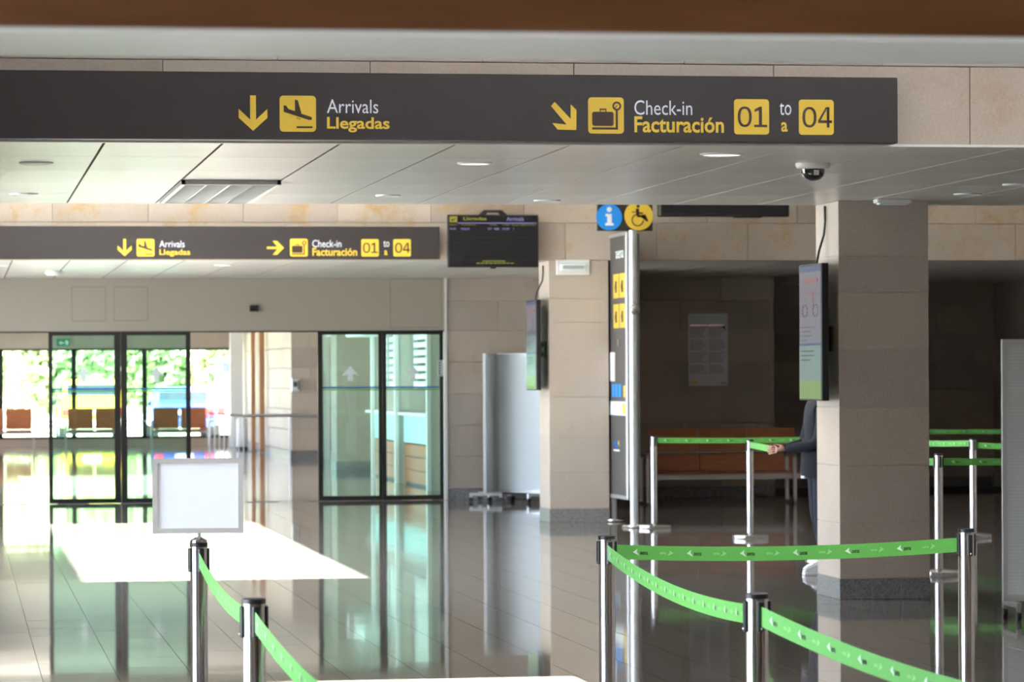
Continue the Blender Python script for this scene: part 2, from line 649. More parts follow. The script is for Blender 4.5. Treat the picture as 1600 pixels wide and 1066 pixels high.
# outer walls
def glazed_wall(name, x0, x1, y0, y1, z_sill, z_head, ztop):
    mb = MB().box(x0, x1, y0, y1, -0.05, z_sill).box(x0, x1, y0, y1, z_head, ztop)
    n = max(1, int((y1 - y0) / 3.0))
    for k in range(n + 1):
        yy = y0 + (y1 - y0) * k / n
        mb.box(x0, x1, max(y0, yy - .12), min(y1, yy + .12), z_sill, z_head)
    o = struct(name, mb, 'plaster')
    for k in range(n):
        ya, yb = y0 + (y1 - y0) * k / n + .12, y0 + (y1 - y0) * (k + 1) / n - .12
        MB().box((x0 + x1) / 2 - .01, (x0 + x1) / 2 + .01, ya, yb, z_sill, z_head).build('window_pane', 'window_glass', o)
    return o


glazed_wall('wall_left', XL - .3, XL, 21.5, 45.8, 0.25, 2.85, ZR)
struct('wall_left_middle', MB().box(XL - .3, XL, 14.0, 21.5, -.05, ZR), 'sandstone')
struct('wall_left_corner', MB().box(XL - .3, XL, YA0, 8.5, -.05, ZR), 'sandstone')
glazed_wall('wall_left_front', XL - .3, XL, 8.5, 14.0, 0.25, 2.85, ZR)
glazed_wall('wall_left_far_hall', .0, .2, 46.0, YF, 0.25, 2.6, 3.4)
struct('wall_left_return', MB().box(XL - .3, .2, 46.0, 46.2, -.05, 3.4), 'plaster')
struct('wall_right', MB().box(XR, XR + .3, -5, 49.3, -.05, ZR), 'sandstone')
struct('wall_rear', MB().box(XL, XR, -5.2, -5, -.05, 2.9), 'dark_cladding')
glazed_wall('wall_rear_left', XL - .3, XL, -5, YA0, .25, 2.5, ZR)
# the near doorway: wood clad lintel the camera looks under
struct('wall_near', MB().box(XL, -.9, 5.45, 5.85, -.05, ZR).box(6.0, XR, 5.45, 5.85, -.05, ZR)
       .box(-.9, 6.0, 5.50, 5.85, 2.205, ZR), 'dark_cladding')
lt = struct('trim_2', MB().box(-.9, 6.0, 5.43, 5.50, 2.2, 2.75), 'wood_brown')
MB().box(-.9, 6.0, 5.452, 5.85, 2.192, 2.2).build('soffit_lining', 'lamp_white', lt)

# columns
zc = [0.155, 0.56, 0.98, 1.41, 1.83, 2.25, 2.52, 2.924]
def column(x0, x1, y0, y1, label, ztop):
    c = thing('stone_column', label, 'column', ((x0 + x1) / 2, (y0 + y1) / 2, 0))
    hx, hy = (x1 - x0) / 2, (y1 - y0) / 2
    MB().box(-hx + .006, hx - .006, -hy + .006, hy - .006, 0.0, ztop - .002).build('core', 'stone_joint', c)
    z = zc[:-1] + [ztop]
    for a, b_ in zip(z, z[1:]):
        block(c, -hx, hx, -hy, hy, a + .002, b_ - .002, 'sandstone')
    for k, (a, b_) in enumerate(((-hx - .006, .12), (.12, hx + .006))):
        block(c, a + .002, b_ - .002, -hy - .006, hy + .006, 0.0, 0.152, 'granite', 'plinth_stone')
    return c


column(6.37, 7.05, 24.62, 25.29, 'square sandstone column with portrait screen, standing behind the person', ZC1)
column(6.56, 7.24, 38.3, 38.98, 'square sandstone column beside the tall information totem', 2.95)

# entrance wall (Y = 45.8): laminate header over sliding doors, stone to the right
h = struct('wall_entrance_header', MB().box(XL, 6.43, YC2, YC2 + .2, 2.262, 3.2), 'laminate')
for a, b_, z0, z1 in ((1.483, 1.916, 2.41, 2.85), (2.036, 2.47, 2.41, 2.85), (5.70, 6.38, 2.31, 2.955)):
    MB().box(a - .006, b_ + .006, YC2 - .0015, YC2 + .01, z0 - .006, z1 + .006).build('panel_seam', 'laminate_seam', h)
    MB().box(a, b_, YC2 - .003, YC2 + .01, z0, z1).build('access_panel', 'laminate', h)
struct('trim_3', MB().box(6.425, 6.455, YC2 - .02, YC2 + .2, 0, 2.97), 'white_paint')
ws = struct('wall_entrance', MB().box(6.45, 10.95, YC2 + .045, YC2 + .25, -.05, 3.2)
            .box(10.95 - .25, 10.95, YC2 + .2, 49.0, -.05, 3.2).box(10.95, XR, 49.0, 49.2, -.05, 3.2), 'stone_joint')
zw = [0.15, 0.58, 1.0, 1.42, 1.84, 2.26, 2.66, ZC2 + .02]
courses(ws, 6.46, 10.95, YC2, zw, 1.25, 'sandstone', 0.05)
courses(ws, 10.95, XR, 48.95, zw, 1.25, 'sandstone', 0.05)
struct('wall_added_baffle', MB().box(7.72, 7.86, 42.2, YC2 + .05, 0, ZC2), 'sandstone')  # unseen wall, added behind the column to shade the waiting area
struct('ceiling_recess', MB().box(10.7, XR, YC2, 49.2, ZC2, ZC2 + .2), 'ceiling_panel')
for k in range(4):
    block(ws, 6.46 + k * 1.1225, 6.46 + (k + 1) * 1.1225 - .004, YC2 - .012, YC2 + .04, 0, .146, 'granite', 'plinth_stone')
for k in range(4):
    block(ws, 10.96 + k * 1.0, 10.96 + (k + 1) * 1.0 - .004, 48.935, 48.99, 0, .146, 'granite', 'plinth_stone')

# ------------------------------------------------------------------ sliding doors
def leaf(n, x0, x1, sl, sr, label=None):
    y0, y1 = YC2 + .03, YC2 + .08
    z0, z1 = 0.005, 2.26
    fr = MB().box(x0, x0 + sl, y0, y1, z0, z1).box(x1 - sr, x1, y0, y1, z0, z1)
    fr.box(x0 + sl, x1 - sr, y0, y1, z0, .065).box(x0 + sl, x1 - sr, y0, y1, 2.215, z1)
    d = struct('door_%d' % n, fr, 'door_black')
    a, b_ = x0 + sl, x1 - sr
    ym = (y0 + y1) / 2
    MB().box(a, b_, ym - .004, ym + .004, .065, 2.215).build('pane', 'door_glass', d)
    MB().box(a, b_, ym - .007, ym - .0045, 1.498, 1.520).build('blue_stripe', 'stripe_blue', d)
    MB().box(a, b_, ym - .007, ym - .0045, 1.472, 1.488).build('green_stripe', 'stripe_green', d)
    cx = (a + b_) / 2
    MB().prism([(cx - .11, 1.67), (cx, 1.80), (cx + .11, 1.67), (cx + .035, 1.69), (cx + .035, 1.60), (cx - .035, 1.60), (cx - .035, 1.69)],
               'y', ym - .007, ym - .0045).build('arrow_sticker', 'frost', d)
    return d


leaf(1, 1.171, 2.115, .052, .085)
leaf(2, 2.118, 3.034, .08, .062)
leaf(3, 4.725, 5.588, .062, .05)
d4 = leaf(4, 5.591, 6.412, .05, .052)
pl = MB().box(6.335, 6.412, YC2 + .012, YC2 + .03, 1.655, 1.87).build('sensor_plate', 'aluminium', d4)
for k in range(5):
    MB().box(6.345, 6.365, YC2 + .008, YC2 + .013, 1.68 + k * .037, 1.697 + k * .037).build('button', 'black_plastic', pl)
struct('trim_4', MB().box(XL, 6.42, YC2 - .004, YC2 + .10, 2.250, 2.268), 'door_black')
ms_ = thing('motion_sensor', 'small black motion sensor on the beige panel above the doors', 'sensor', (3.875, YC2, 2.525))
MB().box(-.06, .06, -.045, 0, 0, .085, .008).build('housing', 'black_plastic', ms_)
MB().box(-.045, .045, -.05, -.044, .012, .04).build('lens', 'lens_glass', ms_)

# ------------------------------------------------------------------ far hall
fw = struct('wall_far', MB().box(0, 6.9, YF, YF + .3, -.05, .19).box(0, 6.9, YF, YF + .3, 2.37, 3.3)
            .box(6.75, 12, YF, YF + .3, -.05, 3.3), 'sandstone')
for a in (1.0, 2.75, 4.45, 6.75):
    MB().box(a - .06, a + .06, YF + .05, YF + .15, .19, 2.37).build('mullion', 'door_black', fw)
MB().box(.2, 6.75, YF + .05, YF + .15, .17, .25).build('window_rail', 'door_black', fw)
MB().box(.2, 6.75, YF + .05, YF + .15, 2.32, 2.39).build('window_rail', 'door_black', fw)
for a, b_ in ((.2, 1), (1, 2.75), (2.75, 4.45), (4.45, 6.75)):
    MB().box(a + .06, b_ - .06, YF + .09, YF + .10, .25, 2.32).build('pane', 'window_glass', fw)
wr = struct('wall_right_far_hall', MB().box(6.72, 7.2, 70.0, YF, -.05, 3.3).box(7.3, 7.7, 46.0, 70.0, -.05, 3.3), 'sandstone')
side_courses(wr, 6.66, 69.9, 83.9, [0.16, .58, 1.0, 1.42, 1.84, 2.26, 2.68, 3.2], 1.2, 'sandstone', .06)
courses(wr, 6.66, 7.3, 69.86, [0.16, .58, 1.0, 1.42, 1.84, 2.26, 2.68, 3.2], 0.7, 'sandstone', .05)
MB().box(6.645, 7.3, 69.84, 83.9, 0, .155).build('plinth_stone', 'granite', wr)
# telephone box on the wall end
tp = thing('wall_telephone', 'grey wall telephone on the stone wall end beyond the glass doors', 'telephone', (6.74, 69.84, 1.36))
MB().box(-.09, .09, -.12, -.01, 0, .27, .01).build('housing', 'aluminium', tp)
MB().box(-.05, .03, -.135, -.12, .10, .20).build('display', 'dark_grey', tp)
MB().box(.04, .075, -.15, -.12, .04, .23, .008).build('handset', 'dark_grey', tp)
# wooden framed glazed doors in the recess
wd = thing('wooden_double_door', 'wood framed double door in the recess beyond the glass doors', 'door', (7.28, 66.0, 0))
for k in range(2):
    y0 = -1.9 + k * 1.95
    lf = MB().box(-.05, 0, y0, y0 + .16, 0, 2.45).box(-.05, 0, y0 + 1.74, y0 + 1.9, 0, 2.45).box(-.05, 0, y0 + .16, y0 + 1.74, 0, .2).box(-.05, 0, y0 + .16, y0 + 1.74, 2.3, 2.45).build('leaf_frame', 'wood_bench', wd)
    MB().box(-.035, -.02, y0 + .16, y0 + 1.74, .2, 2.3).build('frosted_pane', 'frost', lf)
MB().box(-.10, 0, -2.1, 2.15, 2.45, 2.56).build('door_head', 'white_paint', wd)
# pillar and hire desks along the right wall of the far hall
pr = struct('wall_pillar_far_hall', MB().box(6.60, 7.3, 60.8, 61.7, .16, 3.2), 'sandstone')
MB().box(6.585, 7.3, 60.785, 61.7, 0, .16).build('plinth_stone', 'granite', pr)
for k, yy in enumerate((49.5, 53.2)):
    p = struct('wall_pier_%d' % (k + 1), MB().box(6.74, 7.3, yy, yy + .45, 0.0, 3.2), 'plaster')
    MB().box(6.68, 6.74, yy - .02, yy + .10, 0, 3.2).build('edge_profile', 'white_paint', p)
desk0 = None
for k, (y0, y1) in enumerate(((49.97, 53.16), (53.67, 56.25), (56.40, 57.5))):
    lab = ('hire desk with teal front next to the pier nearest the sliding doors', 'hire desk with teal front between the two white edged piers',
           'hire desk with teal front next to the stone pillar')[k]
    dk = thing('service_desk', lab, 'desk', (6.78, y0, 0), 0, 'hire desks in the far hall')
    L = y1 - y0
    MB().box(.06, .5, 0, L, 0, .62).build('base', 'dark_grey', dk)
    for q in range(3):
        dr = MB().box(.04, .06, .04, L - .04, .04 + q * .2, .22 + q * .2).build('drawer_front', 'wood_bench', dk)
    MB().box(.03, .5, 0, L, .64, 1.06).build('front_panel', 'teal_panel', dk)
    MB().box(-.06, .5, 0, L, 1.06, 1.10).build('worktop', 'white_paint', dk)
    bl = thing('louvre_blind', ('slatted blind above the desk nearest the sliding doors', 'slatted blind above the desk between the piers',
                                'slatted blind above the desk next to the stone pillar')[k], 'blind', (7.0, y0, 1.5), 0, 'slatted blinds over the desks')
    for q in range(9):
        MB().box(-.03, .03, 0.02, L - .02, q * .12, q * .12 + .075).build('slat', 'frost', bl)
    MB().box(-.035, .035, .0, .03, -.05, 1.3).box(-.035, .035, L - .03, L, -.05, 1.3).box(-.035, .035, 0, L, 1.1, 1.3).build('frame', 'white_paint', bl)
wpst = struct('trim_5', MB().box(6.68, 6.74, 56.27, 56.38, 0, 3.2), 'white_paint')
bx = thing('lightbox_sign', 'pale box sign hanging over the hire desks', 'sign', (6.45, 55.0, 2.3))
MB().box(-.2, .2, -1.2, 1.2, 0, .28, .02).build('box', 'frost', bx)
for q in (-.8, .8):
    MB().box(-.02, .02, q - .02, q + .02, .28, .9).build('hanger', 'steel', bx)

# slim posts, bin and railing
for x, y, wdt, mt, nme, lab in ((6.47, 81.5, .30, 'white_paint', 'white_post', 'broad white post beside the far window'),
                                (6.57, 78.0, .10, 'wood_post', 'wooden_post', 'brown wooden post beside the broad white post'),
                                (6.55, 75.5, .12, 'wood_post', 'wooden_post', 'brown wooden post standing clear of the white post, nearer the railing')):
    t = thing(nme, lab, 'post', (x, y, 0))
    MB().box(-wdt / 2, wdt / 2, -.06, .06, 0.02, 3.19, .008).build('shaft', mt, t)
    MB().box(-wdt / 2 - .02, wdt / 2 + .02, -.08, .08, 0, .02).build('foot_plate', 'steel', t)
bn = thing('litter_bin', 'white cylindrical litter bin with dark base near the far window', 'bin', (6.42, 79.3, 0))
MB().lathe([(.12, .06), (.125, .07), (.125, .68), (.11, .70)], n=24).build('drum', 'white_paint', bn, smooth=True)
MB().cyl((0, 0), .13, 0, .06).build('base_ring', 'rubber', bn)
MB().lathe([(.10, .70), (.10, .715), (.03, .72)], n=24).build('lid', 'steel', bn)
rl = thing('metal_railing', 'grey metal railing with upright bars beyond the doors', 'railing', (5.0, 70.0, 0))
MB().rod((0, 0, .93), (.7, -.2, .88), .022).rod((.7, -.2, .88), (2.25, -.2, .88), .03).build('handrail', 'steel', rl)
for k in range(8):
    MB().rod((.02 + k * .095, -.027 * k, .0), (.02 + k * .095, -.027 * k, .93 - k * .006), .014, 8).build('baluster', 'steel', rl)
for q in (1.62, 2.25):
    MB().rod((q, -.2, 0), (q, -.2, .88), .018).build('post', 'steel', rl)

# benches against the far window
def far_bench(x, label, n=2):
    t = thing('waiting_bench', label, 'bench', (x, 83.2, 0), 0, 'wooden benches under the far window')
    for k in range(n):
        x0 = k * .655
        MB().box(x0, x0 + .61, -.02, .02, .44, .94, .01).build('backrest', 'wood_bench', t)
        MB().box(x0, x0 + .61, -.48, -.03, .40, .435, .01).build('seat', 'wood_bench', t)
    W = n * .655 - .045
    MB().box(-.02, W + .02, -.26, -.2, .33, .40).build('beam', 'steel', t)
    for xx in (-.05, W + .05):
        MB().box(xx - .02, xx + .02, -.45, -.41, 0, .62).box(xx - .02, xx + .02, -.06, -.02, 0, .62).box(xx - .02, xx + .02, -.45, -.02, .6, .64).build('leg_frame', 'steel', t)
    MB().rod((W + .05, -.04, .62), (W + .62, -.04, .62), .02).build('link_rail', 'steel', t)
    return t


far_bench(.45, 'red-brown wooden bench seen clear of the doors under the far window')
far_bench(2.57, 'wooden bench under the window seen through the first glass leaf, before the yellow car')
far_bench(4.61, 'wooden bench under the window before the blue car')
es = thing('exit_sign', 'small green emergency exit sign over the far window', 'sign', (2.50, YF - .03, 2.43))
MB().box(-.16, .16, -.02, .02, 0, .18).build('panel', 'exit_green', es)
MB().prism([(-.11, .08), (-.05, .13), (-.05, .10), (.02, .10), (.02, .06), (-.05, .06), (-.05, .03)], 'y', -.024, -.021).build('arrow', 'frost', es)
MB().box(.05, .12, -.024, -.021, .03, .14).build('doorway_mark', 'frost', es)

# ------------------------------------------------------------------ outside
struct('ground', MB().box(-90, 110, YF + .3, 260, -.6, -.12), 'grass')
struct('ground_left', MB().box(-90, XL - .3, -20, YF + .3, -.6, -.12).box(XL - .3, 0, 46.2, YF + .3, -.6, -.12), 'asphalt')
struct('road', MB().box(-40, 50, 94, 103, -.12, -.10), 'asphalt')


def car(x, y, mat, label, hgt, wid, lng, van):
    c = thing('parked_car', label, 'car', (x, y, -.10))
    hw = wid / 2
    if van:
        body = [(0, .35), (0.02, 1.0), (.10, hgt), (lng - 1.2, hgt), (lng - .5, 1.15), (lng, .95), (lng, .35)]
    else:
        body = [(0, .35), (.02, .90), (.25, 1.0), (.85, hgt), (lng - 2.0, hgt), (lng - 1.25, .98), (lng - .05, .78), (lng, .35)]
    bm_ = MB().prism(body, 'x', -hw, hw)
    for v in bm_.bm.verts:
        if v.co.z > 1.05:
            v.co.x *= .84
    bmesh.ops.bevel(bm_.bm, geom=bm_.bm.edges[:], offset=.05, segments=2, affect='EDGES')
    bm_.build('body', mat, c, smooth=True)
    MB().box(-hw * .76, hw * .76, (.0 if van else .40), (.12 if van else .60), (hgt - .45 if van else 1.05), hgt - .14, .01).build('rear_window', 'car_glass', c)
    for s in (-1, 1):
        MB().box(s * hw * .8 - .12, s * hw * .8 + .12, -.03, .05, .68, .88, .01).build('tail_lamp', 'tail_red', c)
        MB().box(s * (hw * .92) - .02, s * (hw * .92) + .02, .8, lng - 1.6, 1.02, hgt - .14).build('side_window', 'car_glass', c)
        MB().sphere((s * (hw + .12), lng - 1.6, 1.05), .12, (1, .6, .8), 10).build('mirror', 'black_plastic', c)
        for yy in (.75, lng - .85):
            wl = MB().rod((s * hw - s * .2, yy, .32), (s * hw, yy, .32), .32, 20).build('wheel', 'rubber', c)
            MB().rod((s * hw - s * .02, yy, .32), (s * hw + s * .01, yy, .32), .19, 16).build('hub_cap', 'steel', wl)
    MB().box(-hw * .98, hw * .98, -.08, .05, .38, .58, .03).build('bumper', 'car_white' if van else mat, c)
    MB().box(-.26, .26, -.04, 0.0, .72, .83).build('number_plate', 'paper', c)
    return c


car(3.75, 99.0, 'car_yellow', 'yellow van parked outside, seen through the first glass leaf', 1.72, 1.85, 4.4, True)
car(6.30, 98.0, 'car_blue', 'dark blue car parked outside beside the yellow van', 1.50, 1.78, 4.3, False)
car(8.50, 103.0, 'car_white', 'tall white van parked outside at the edge of the far window', 2.35, 1.95, 5.0, True)


def tree(x, y, hgt, rad, label, n=1400, z0=0.9):
    t = thing('leafy_tree', label, 'tree', (x, y, -.12))
    MB().rod((0, 0, 0), (.1, 0, hgt * .55), .11, 8, .07).rod((.1, 0, hgt * .5), (rad * .4, 0, hgt * .8), .06, 6, .03).rod((.1, 0, hgt * .45), (-rad * .4, .1, hgt * .8), .06, 6, .03).build('trunk', 'bark', t)
    vs, fs = [], []
    for k in range(n):
        while True:
            p = Vector((random.uniform(-1, 1), random.uniform(-1, 1), random.uniform(-1, 1)))
            if .25 < p.length < 1:
                break
        c = Vector((p.x * rad, p.y * rad, z0 + (hgt - z0) * (p.z + 1) / 2))
        q = Vector((random.gauss(0, 1), random.gauss(0, 1), random.gauss(0, 1))).normalized()
        a = q.orthogonal().normalized() * .20
        b_ = q.cross(a).normalized() * .13
        i = len(vs)
        vs += [c - a, c + b_, c + a, c - b_]
        fs.append((i, i + 1, i + 2, i + 3))
    me = bpy.data.meshes.new('foliage')
    me.from_pydata(vs, [], fs)
    me.materials.append(M['leaf'])
    tag(link('foliage', me, t), kind='stuff')
    return t


tl = ['leafy green tree behind the yellow van', 'leafy tree between the yellow van and the blue car', 'leafy green tree behind the blue car',
      'leafy tree behind the white van', 'low leafy tree left of the yellow van', 'tall leafy tree far beyond the yellow van', 'tall leafy tree far beyond the white van']
for (x, y, hh, rr_, z0), lab in zip(((3.4, 112, 5.0, 1.7, .6), (6.6, 118, 5.0, 1.9, .6), (9.2, 112, 5.4, 1.9, .6), (13.0, 116, 5.2, 2.1, .6),
                                     (-.4, 113, 4.2, 1.9, .2), (2.6, 128, 8.5, 3.9, .4), (11.5, 130, 8.5, 3.9, .4)), tl):
    tree(x, y, hh, rr_, lab, 4500, z0)

# ------------------------------------------------------------------ big overhead signs
def pictogram_plane(parent, x0, x1, z0, z1, y):
    MB().prism(rrect(x0, x1, z0, z1, .02), 'y', y - .004, y).build('pictogram_tile', 'sign_yellow', parent)
    W, H = x1 - x0, z1 - z0
    f = lambda a, b_: (x0 + a * W, z0 + b_ * H)
    y -= .0045
    pl_ = MB()
    pl_.prism([f(.11, .73), f(.11, .55), f(.80, .33), f(.87, .33), f(.89, .37), f(.87, .41), f(.60, .50), f(.50, .87), f(.42, .89), f(.42, .57),
               f(.24, .63), f(.18, .72)], 'y', y - .0015, y)
    pl_.prism(circ(x0 + .49 * W, z0 + .37 * H, .018 * H, 10), 'y', y - .0015, y).prism(circ(x0 + .55 * W, z0 + .35 * H, .018 * H, 10), 'y', y - .0015, y)
    pl_.box(x0 + .46 * W, x0 + .90 * W, y - .0015, y, z0 + .10 * H, z0 + .15 * H)
    pl_.build('landing_plane', 'sign_brown', parent)


def pictogram_case(parent, x0, x1, z0, z1, y):
    MB().prism(rrect(x0, x1, z0, z1, .02), 'y', y - .004, y).build('pictogram_tile', 'sign_yellow', parent)
    W, H = x1 - x0, z1 - z0
    y -= .0045
    c = MB()
    c.prism(rrect(x0 + .11 * W, x0 + .71 * W, z0 + .21 * H, z0 + .60 * H, .012), 'y', y - .0015, y)
    c.box(x0 + .11 * W, x0 + .83 * W, y - .0015, y, z0 + .11 * H, z0 + .17 * H)
    c.box(x0 + .77 * W, x0 + .83 * W, y - .0015, y, z0 + .17 * H, z0 + .66 * H)
    c.box(x0 + .32 * W, x0 + .51 * W, y - .0015, y, z0 + .65 * H, z0 + .69 * H).box(x0 + .32 * W, x0 + .345 * W, y - .0015, y, z0 + .60 * H, z0 + .66 * H).box(x0 + .485 * W, x0 + .51 * W, y - .0015, y, z0 + .60 * H, z0 + .66 * H)
    n = 20
    for k in range(n):           # dial ring
        a0, a1 = 2 * math.pi * k / n, 2 * math.pi * (k + 1) / n
        cx, cz, ro, ri = x0 + .80 * W, z0 + .76 * H, .125 * H, .075 * H
        c.prism([(cx + ri * math.cos(a0), cz + ri * math.sin(a0)), (cx + ro * math.cos(a0), cz + ro * math.sin(a0)),
                 (cx + ro * math.cos(a1), cz + ro * math.sin(a1)), (cx + ri * math.cos(a1), cz + ri * math.sin(a1))], 'y', y - .0015, y)
    c.prism([(x0 + .74 * W, z0 + .71 * H), (x0 + .76 * W, z0 + .70 * H), (x0 + .82 * W, z0 + .77 * H), (x0 + .81 * W, z0 + .79 * H)], 'y', y - .0015, y)
    c.build('suitcase_scale', 'sign_brown', parent)


def digit(mb, ch, x0, x1, z0, z1, y):
    W, H = x1 - x0, z1 - z0
    f = lambda a, b_: (x0 + a * W, z0 + b_ * H)
    P = lambda pts: mb.prism([f(*p) for p in pts], 'y', y - .0015, y)
    if ch == '0':
        n = 28
        for k in range(n):
            a0, a1 = 2 * math.pi * k / n, 2 * math.pi * (k + 1) / n
            sq = lambda a, r: (.5 + r * .5 * math.copysign(abs(math.cos(a)) ** .85, math.cos(a)), .5 + (r if r == 1 else .78) * .5 * math.copysign(abs(math.sin(a)) ** .85, math.sin(a)))
            P([sq(a0, .62), sq(a0, 1), sq(a1, 1), sq(a1, .62)])
    elif ch == '1':
        P([(.40, .11), (.62, .11), (.62, 1), (.46, 1), (.08, .86), (.08, .74), (.40, .82)])
        P([(.05, 0), (1, 0), (1, .11), (.05, .11)])
    else:
        P([(.64, 0), (.82, 0), (.82, 1), (.64, 1)])
        P([(0, .22), (1, .22), (1, .35), (0, .35)])
        P([(0, .35), (.19, .35), (.70, 1), (.62, 1), (.55, .98)])


def number_tile(parent, txt, x0, x1, z0, z1, y):
    t = MB().prism(rrect(x0, x1, z0, z1, .018), 'y', y - .004, y).build('number_tile', 'sign_yellow', parent)
    W, H = x1 - x0, z1 - z0
    for ch, a, b_ in ((txt[0], .10, .50), (txt[1], .55, .94)):
        mb = MB()
        digit(mb, ch, x0 + a * W, x0 + b_ * W, z0 + .21 * H, z0 + .79 * H, y - .005)
        mb.build('digit', 'sign_brown', t)


def big_sign(label, yf, zb_, xl, xr, xo, arrow2, zo, gaps):
    s = thing('direction_sign', label, 'sign')
    y = yf
    MB().box(xl, xr, y, y + .12, zb_, zb_ + .362, .004).build('sign_box', 'sign_dark', s)
    a, pz, t1, a2, p2, t2, n1, to, n2 = gaps
    # down arrow
    MB().prism([(a + .061, zo + .19), (a + .061, zo + .06), (a, zo + .118), (a, zo + .07), (a + .0765, zo), (a + .153, zo + .07), (a + .153, zo + .118), (a + .092, zo + .06), (a + .092, zo + .19)],
               'y', y - .004, y).build('arrow', 'sign_yellow', s)
    pictogram_plane(s, pz, pz + .195, zo - .003, zo + .190, y)
    text('lettering', 'Arrivals', t1, t1 + .277, zo + .098, zo + .172, y - .003, 'sign_white', s)
    text('lettering', 'Llegadas', t1, t1 + .338, zo - .005, zo + .077, y - .003, 'sign_yellow', s, .022)
    if arrow2 == 'diag':
        pts = [(.00, .130), (.020, .152), (.108, .060), (.108, .140), (.140, .108), (.138, .0), (.036, .002), (.006, .038), (.085, .030)]
        MB().prism([(a2 + p, zo + .015 + q) for p, q in pts], 'y', y - .004, y).build('arrow', 'sign_yellow', s)
    else:
        pts = [(0, .09), (.115, .09), (.062, .155), (.112, .155), (.19, .0775), (.112, .0), (.062, .0), (.115, .065), (0, .065)]
        MB().prism([(a2 + p, zo + .015 + q) for p, q in pts], 'y', y - .004, y).build('arrow', 'sign_yellow', s)
    pictogram_case(s, p2, p2 + .197, zo - .003, zo + .194, y)
    text('lettering', 'Check-in', t2, t2 + .322, zo + .100, zo + .180, y - .003, 'sign_white', s)
    text('lettering', 'Facturación', t2, t2 + .498, zo + .004, zo + .092, y - .003, 'sign_yellow', s, .022)
    number_tile(s, '01', n1, n1 + .196, zo - .003, zo + .190, y)
    text('lettering', 'to', to, to + .066, zo + .104, zo + .172, y - .003, 'sign_white', s)
    text('lettering', 'a', to + .008, to + .045, zo + .012, zo + .066, y - .003, 'sign_yellow', s, .022)
    number_tile(s, '04', n2, n2 + .197, zo - .003, zo + .190, y)
    for x in (xl + 1.0, (xl + xr) / 2, xr - .6):
        MB().box(x - .03, x + .03, y + .1, yf + .2, zb_ + .25, zb_ + .30).build('wall_bracket', 'steel', s)
    return s


big_sign('large dark arrivals and check-in sign with diagonal arrow on the nearer stone beam', 18.45, 2.921, -1.15, 5.114, 0, 'diag', 2.968,
         (1.485, 1.704, 1.958, 3.177, 3.381, 3.636, 4.191, 4.446, 4.554))
big_sign('dark arrivals and check-in sign with right-pointing arrow beside the flight monitor', 38.13, 2.958, -1.15, 5.30, 0, 'right', 2.990,
         (1.733, 1.940, 2.189, 3.373, 3.628, 3.877, 4.421, 4.669, 4.779))

# ------------------------------------------------------------------ flight monitor and hanging display
mo = thing('flight_monitor', 'black flight arrivals monitor hung beside the stone column', 'monitor', (5.893, 38.06, 2.865))
MB().box(-.512, .512, 0, .07, 0, .585, .006).build('case', 'black_plastic', mo)
MB().box(-.495, .495, -.003, 0, .02, .57).build('screen', 'screen_black', mo)
MB().prism([(-.16, .585), (-.10, .64), (.10, .64), (.16, .585), (.08, .585), (.06, .61), (-.06, .61), (-.08, .585)], 'y', .01, .06).build('carry_bracket', 'black_plastic', mo)
MB().box(-.05, .05, .07, .24, .2, .4).build('wall_mount', 'black_plastic', mo)
MB().box(-.03, .03, -.002, .05, -.015, 0).build('sensor_bump', 'black_plastic', mo)
ys = -.005
ic = MB().box(-.49, -.405, ys, ys + .002, .500, .568).build('plane_icon', 'screen_yellow', mo)
MB().prism([(-.475, .53), (-.42, .545), (-.425, .535), (-.45, .525), (-.465, .51), (-.468, .523)], 'y', ys - .002, ys).build('plane_mark', 'screen_black', ic)
text('lettering', 'Llegadas', -.335, -.075, .512, .562, ys, 'screen_yellow', mo, .02)
text('lettering', 'Arrivals', .150, .345, .517, .562, ys, 'screen_lavender', mo, .015)
MB().box(-.40, .49, ys, ys + .002, .488, .497).build('rule', 'screen_lavender', mo)
for a, b_, t in ((-.49, -.41, 'Hora'), (-.36, -.20, 'Procedencia'), (-.045, .045, 'Vuelo'), (.105, .19, 'Llega'), (.21, .285, 'Cinta'), (.30, .48, 'Observaciones')):
    text('lettering', t, a, b_, .466, .484, ys, 'screen_yellow', mo)
for a, b_, t in ((-.49, -.42, '10:50'), (-.365, -.265, 'OSLO'), (-.06, -.015, 'D7'), (.01, .065, '888'), (.105, .18, '10:50'), (.227, .233, '1')):
    text('lettering', t, a, b_, .417, .440, ys, 'screen_lavender', mo, .012)
for k in range(6):
    MB().box(-.49, .49, ys + .001, ys + .002, .395 - k * .063, .399 - k * .063).build('row_line', 'screen_line', mo)
for a, b_, z in ((-.12, .14, .063), (-.19, .24, .040)):
    n = 9
    for k in range(n):
        x0 = a + (b_ - a) * k / n
        MB().box(x0, x0 + (b_ - a) / n * .8, ys, ys + .002, z, z + .010).build('small_print', 'screen_yellow', mo)
hd = thing('hanging_display', 'long black display box hanging under the roof right of the totem', 'display', (8.286, 37.0, 3.385))
MB().box(-.725, .725, -.05, .10, 0.0, .62, .01).build('case', 'black_plastic', hd)
MB().box(-.70, .70, -.053, -.05, .03, .59).build('screen', 'screen_black', hd)
MB().box(.12, .42, -.03, .06, -.012, 0).build('foot', 'black_plastic', hd)
for q in (-.4, .4):
    MB().rod((q, .03, .62), (q, .03, 2.215), .02).build('drop_rod', 'steel', hd)

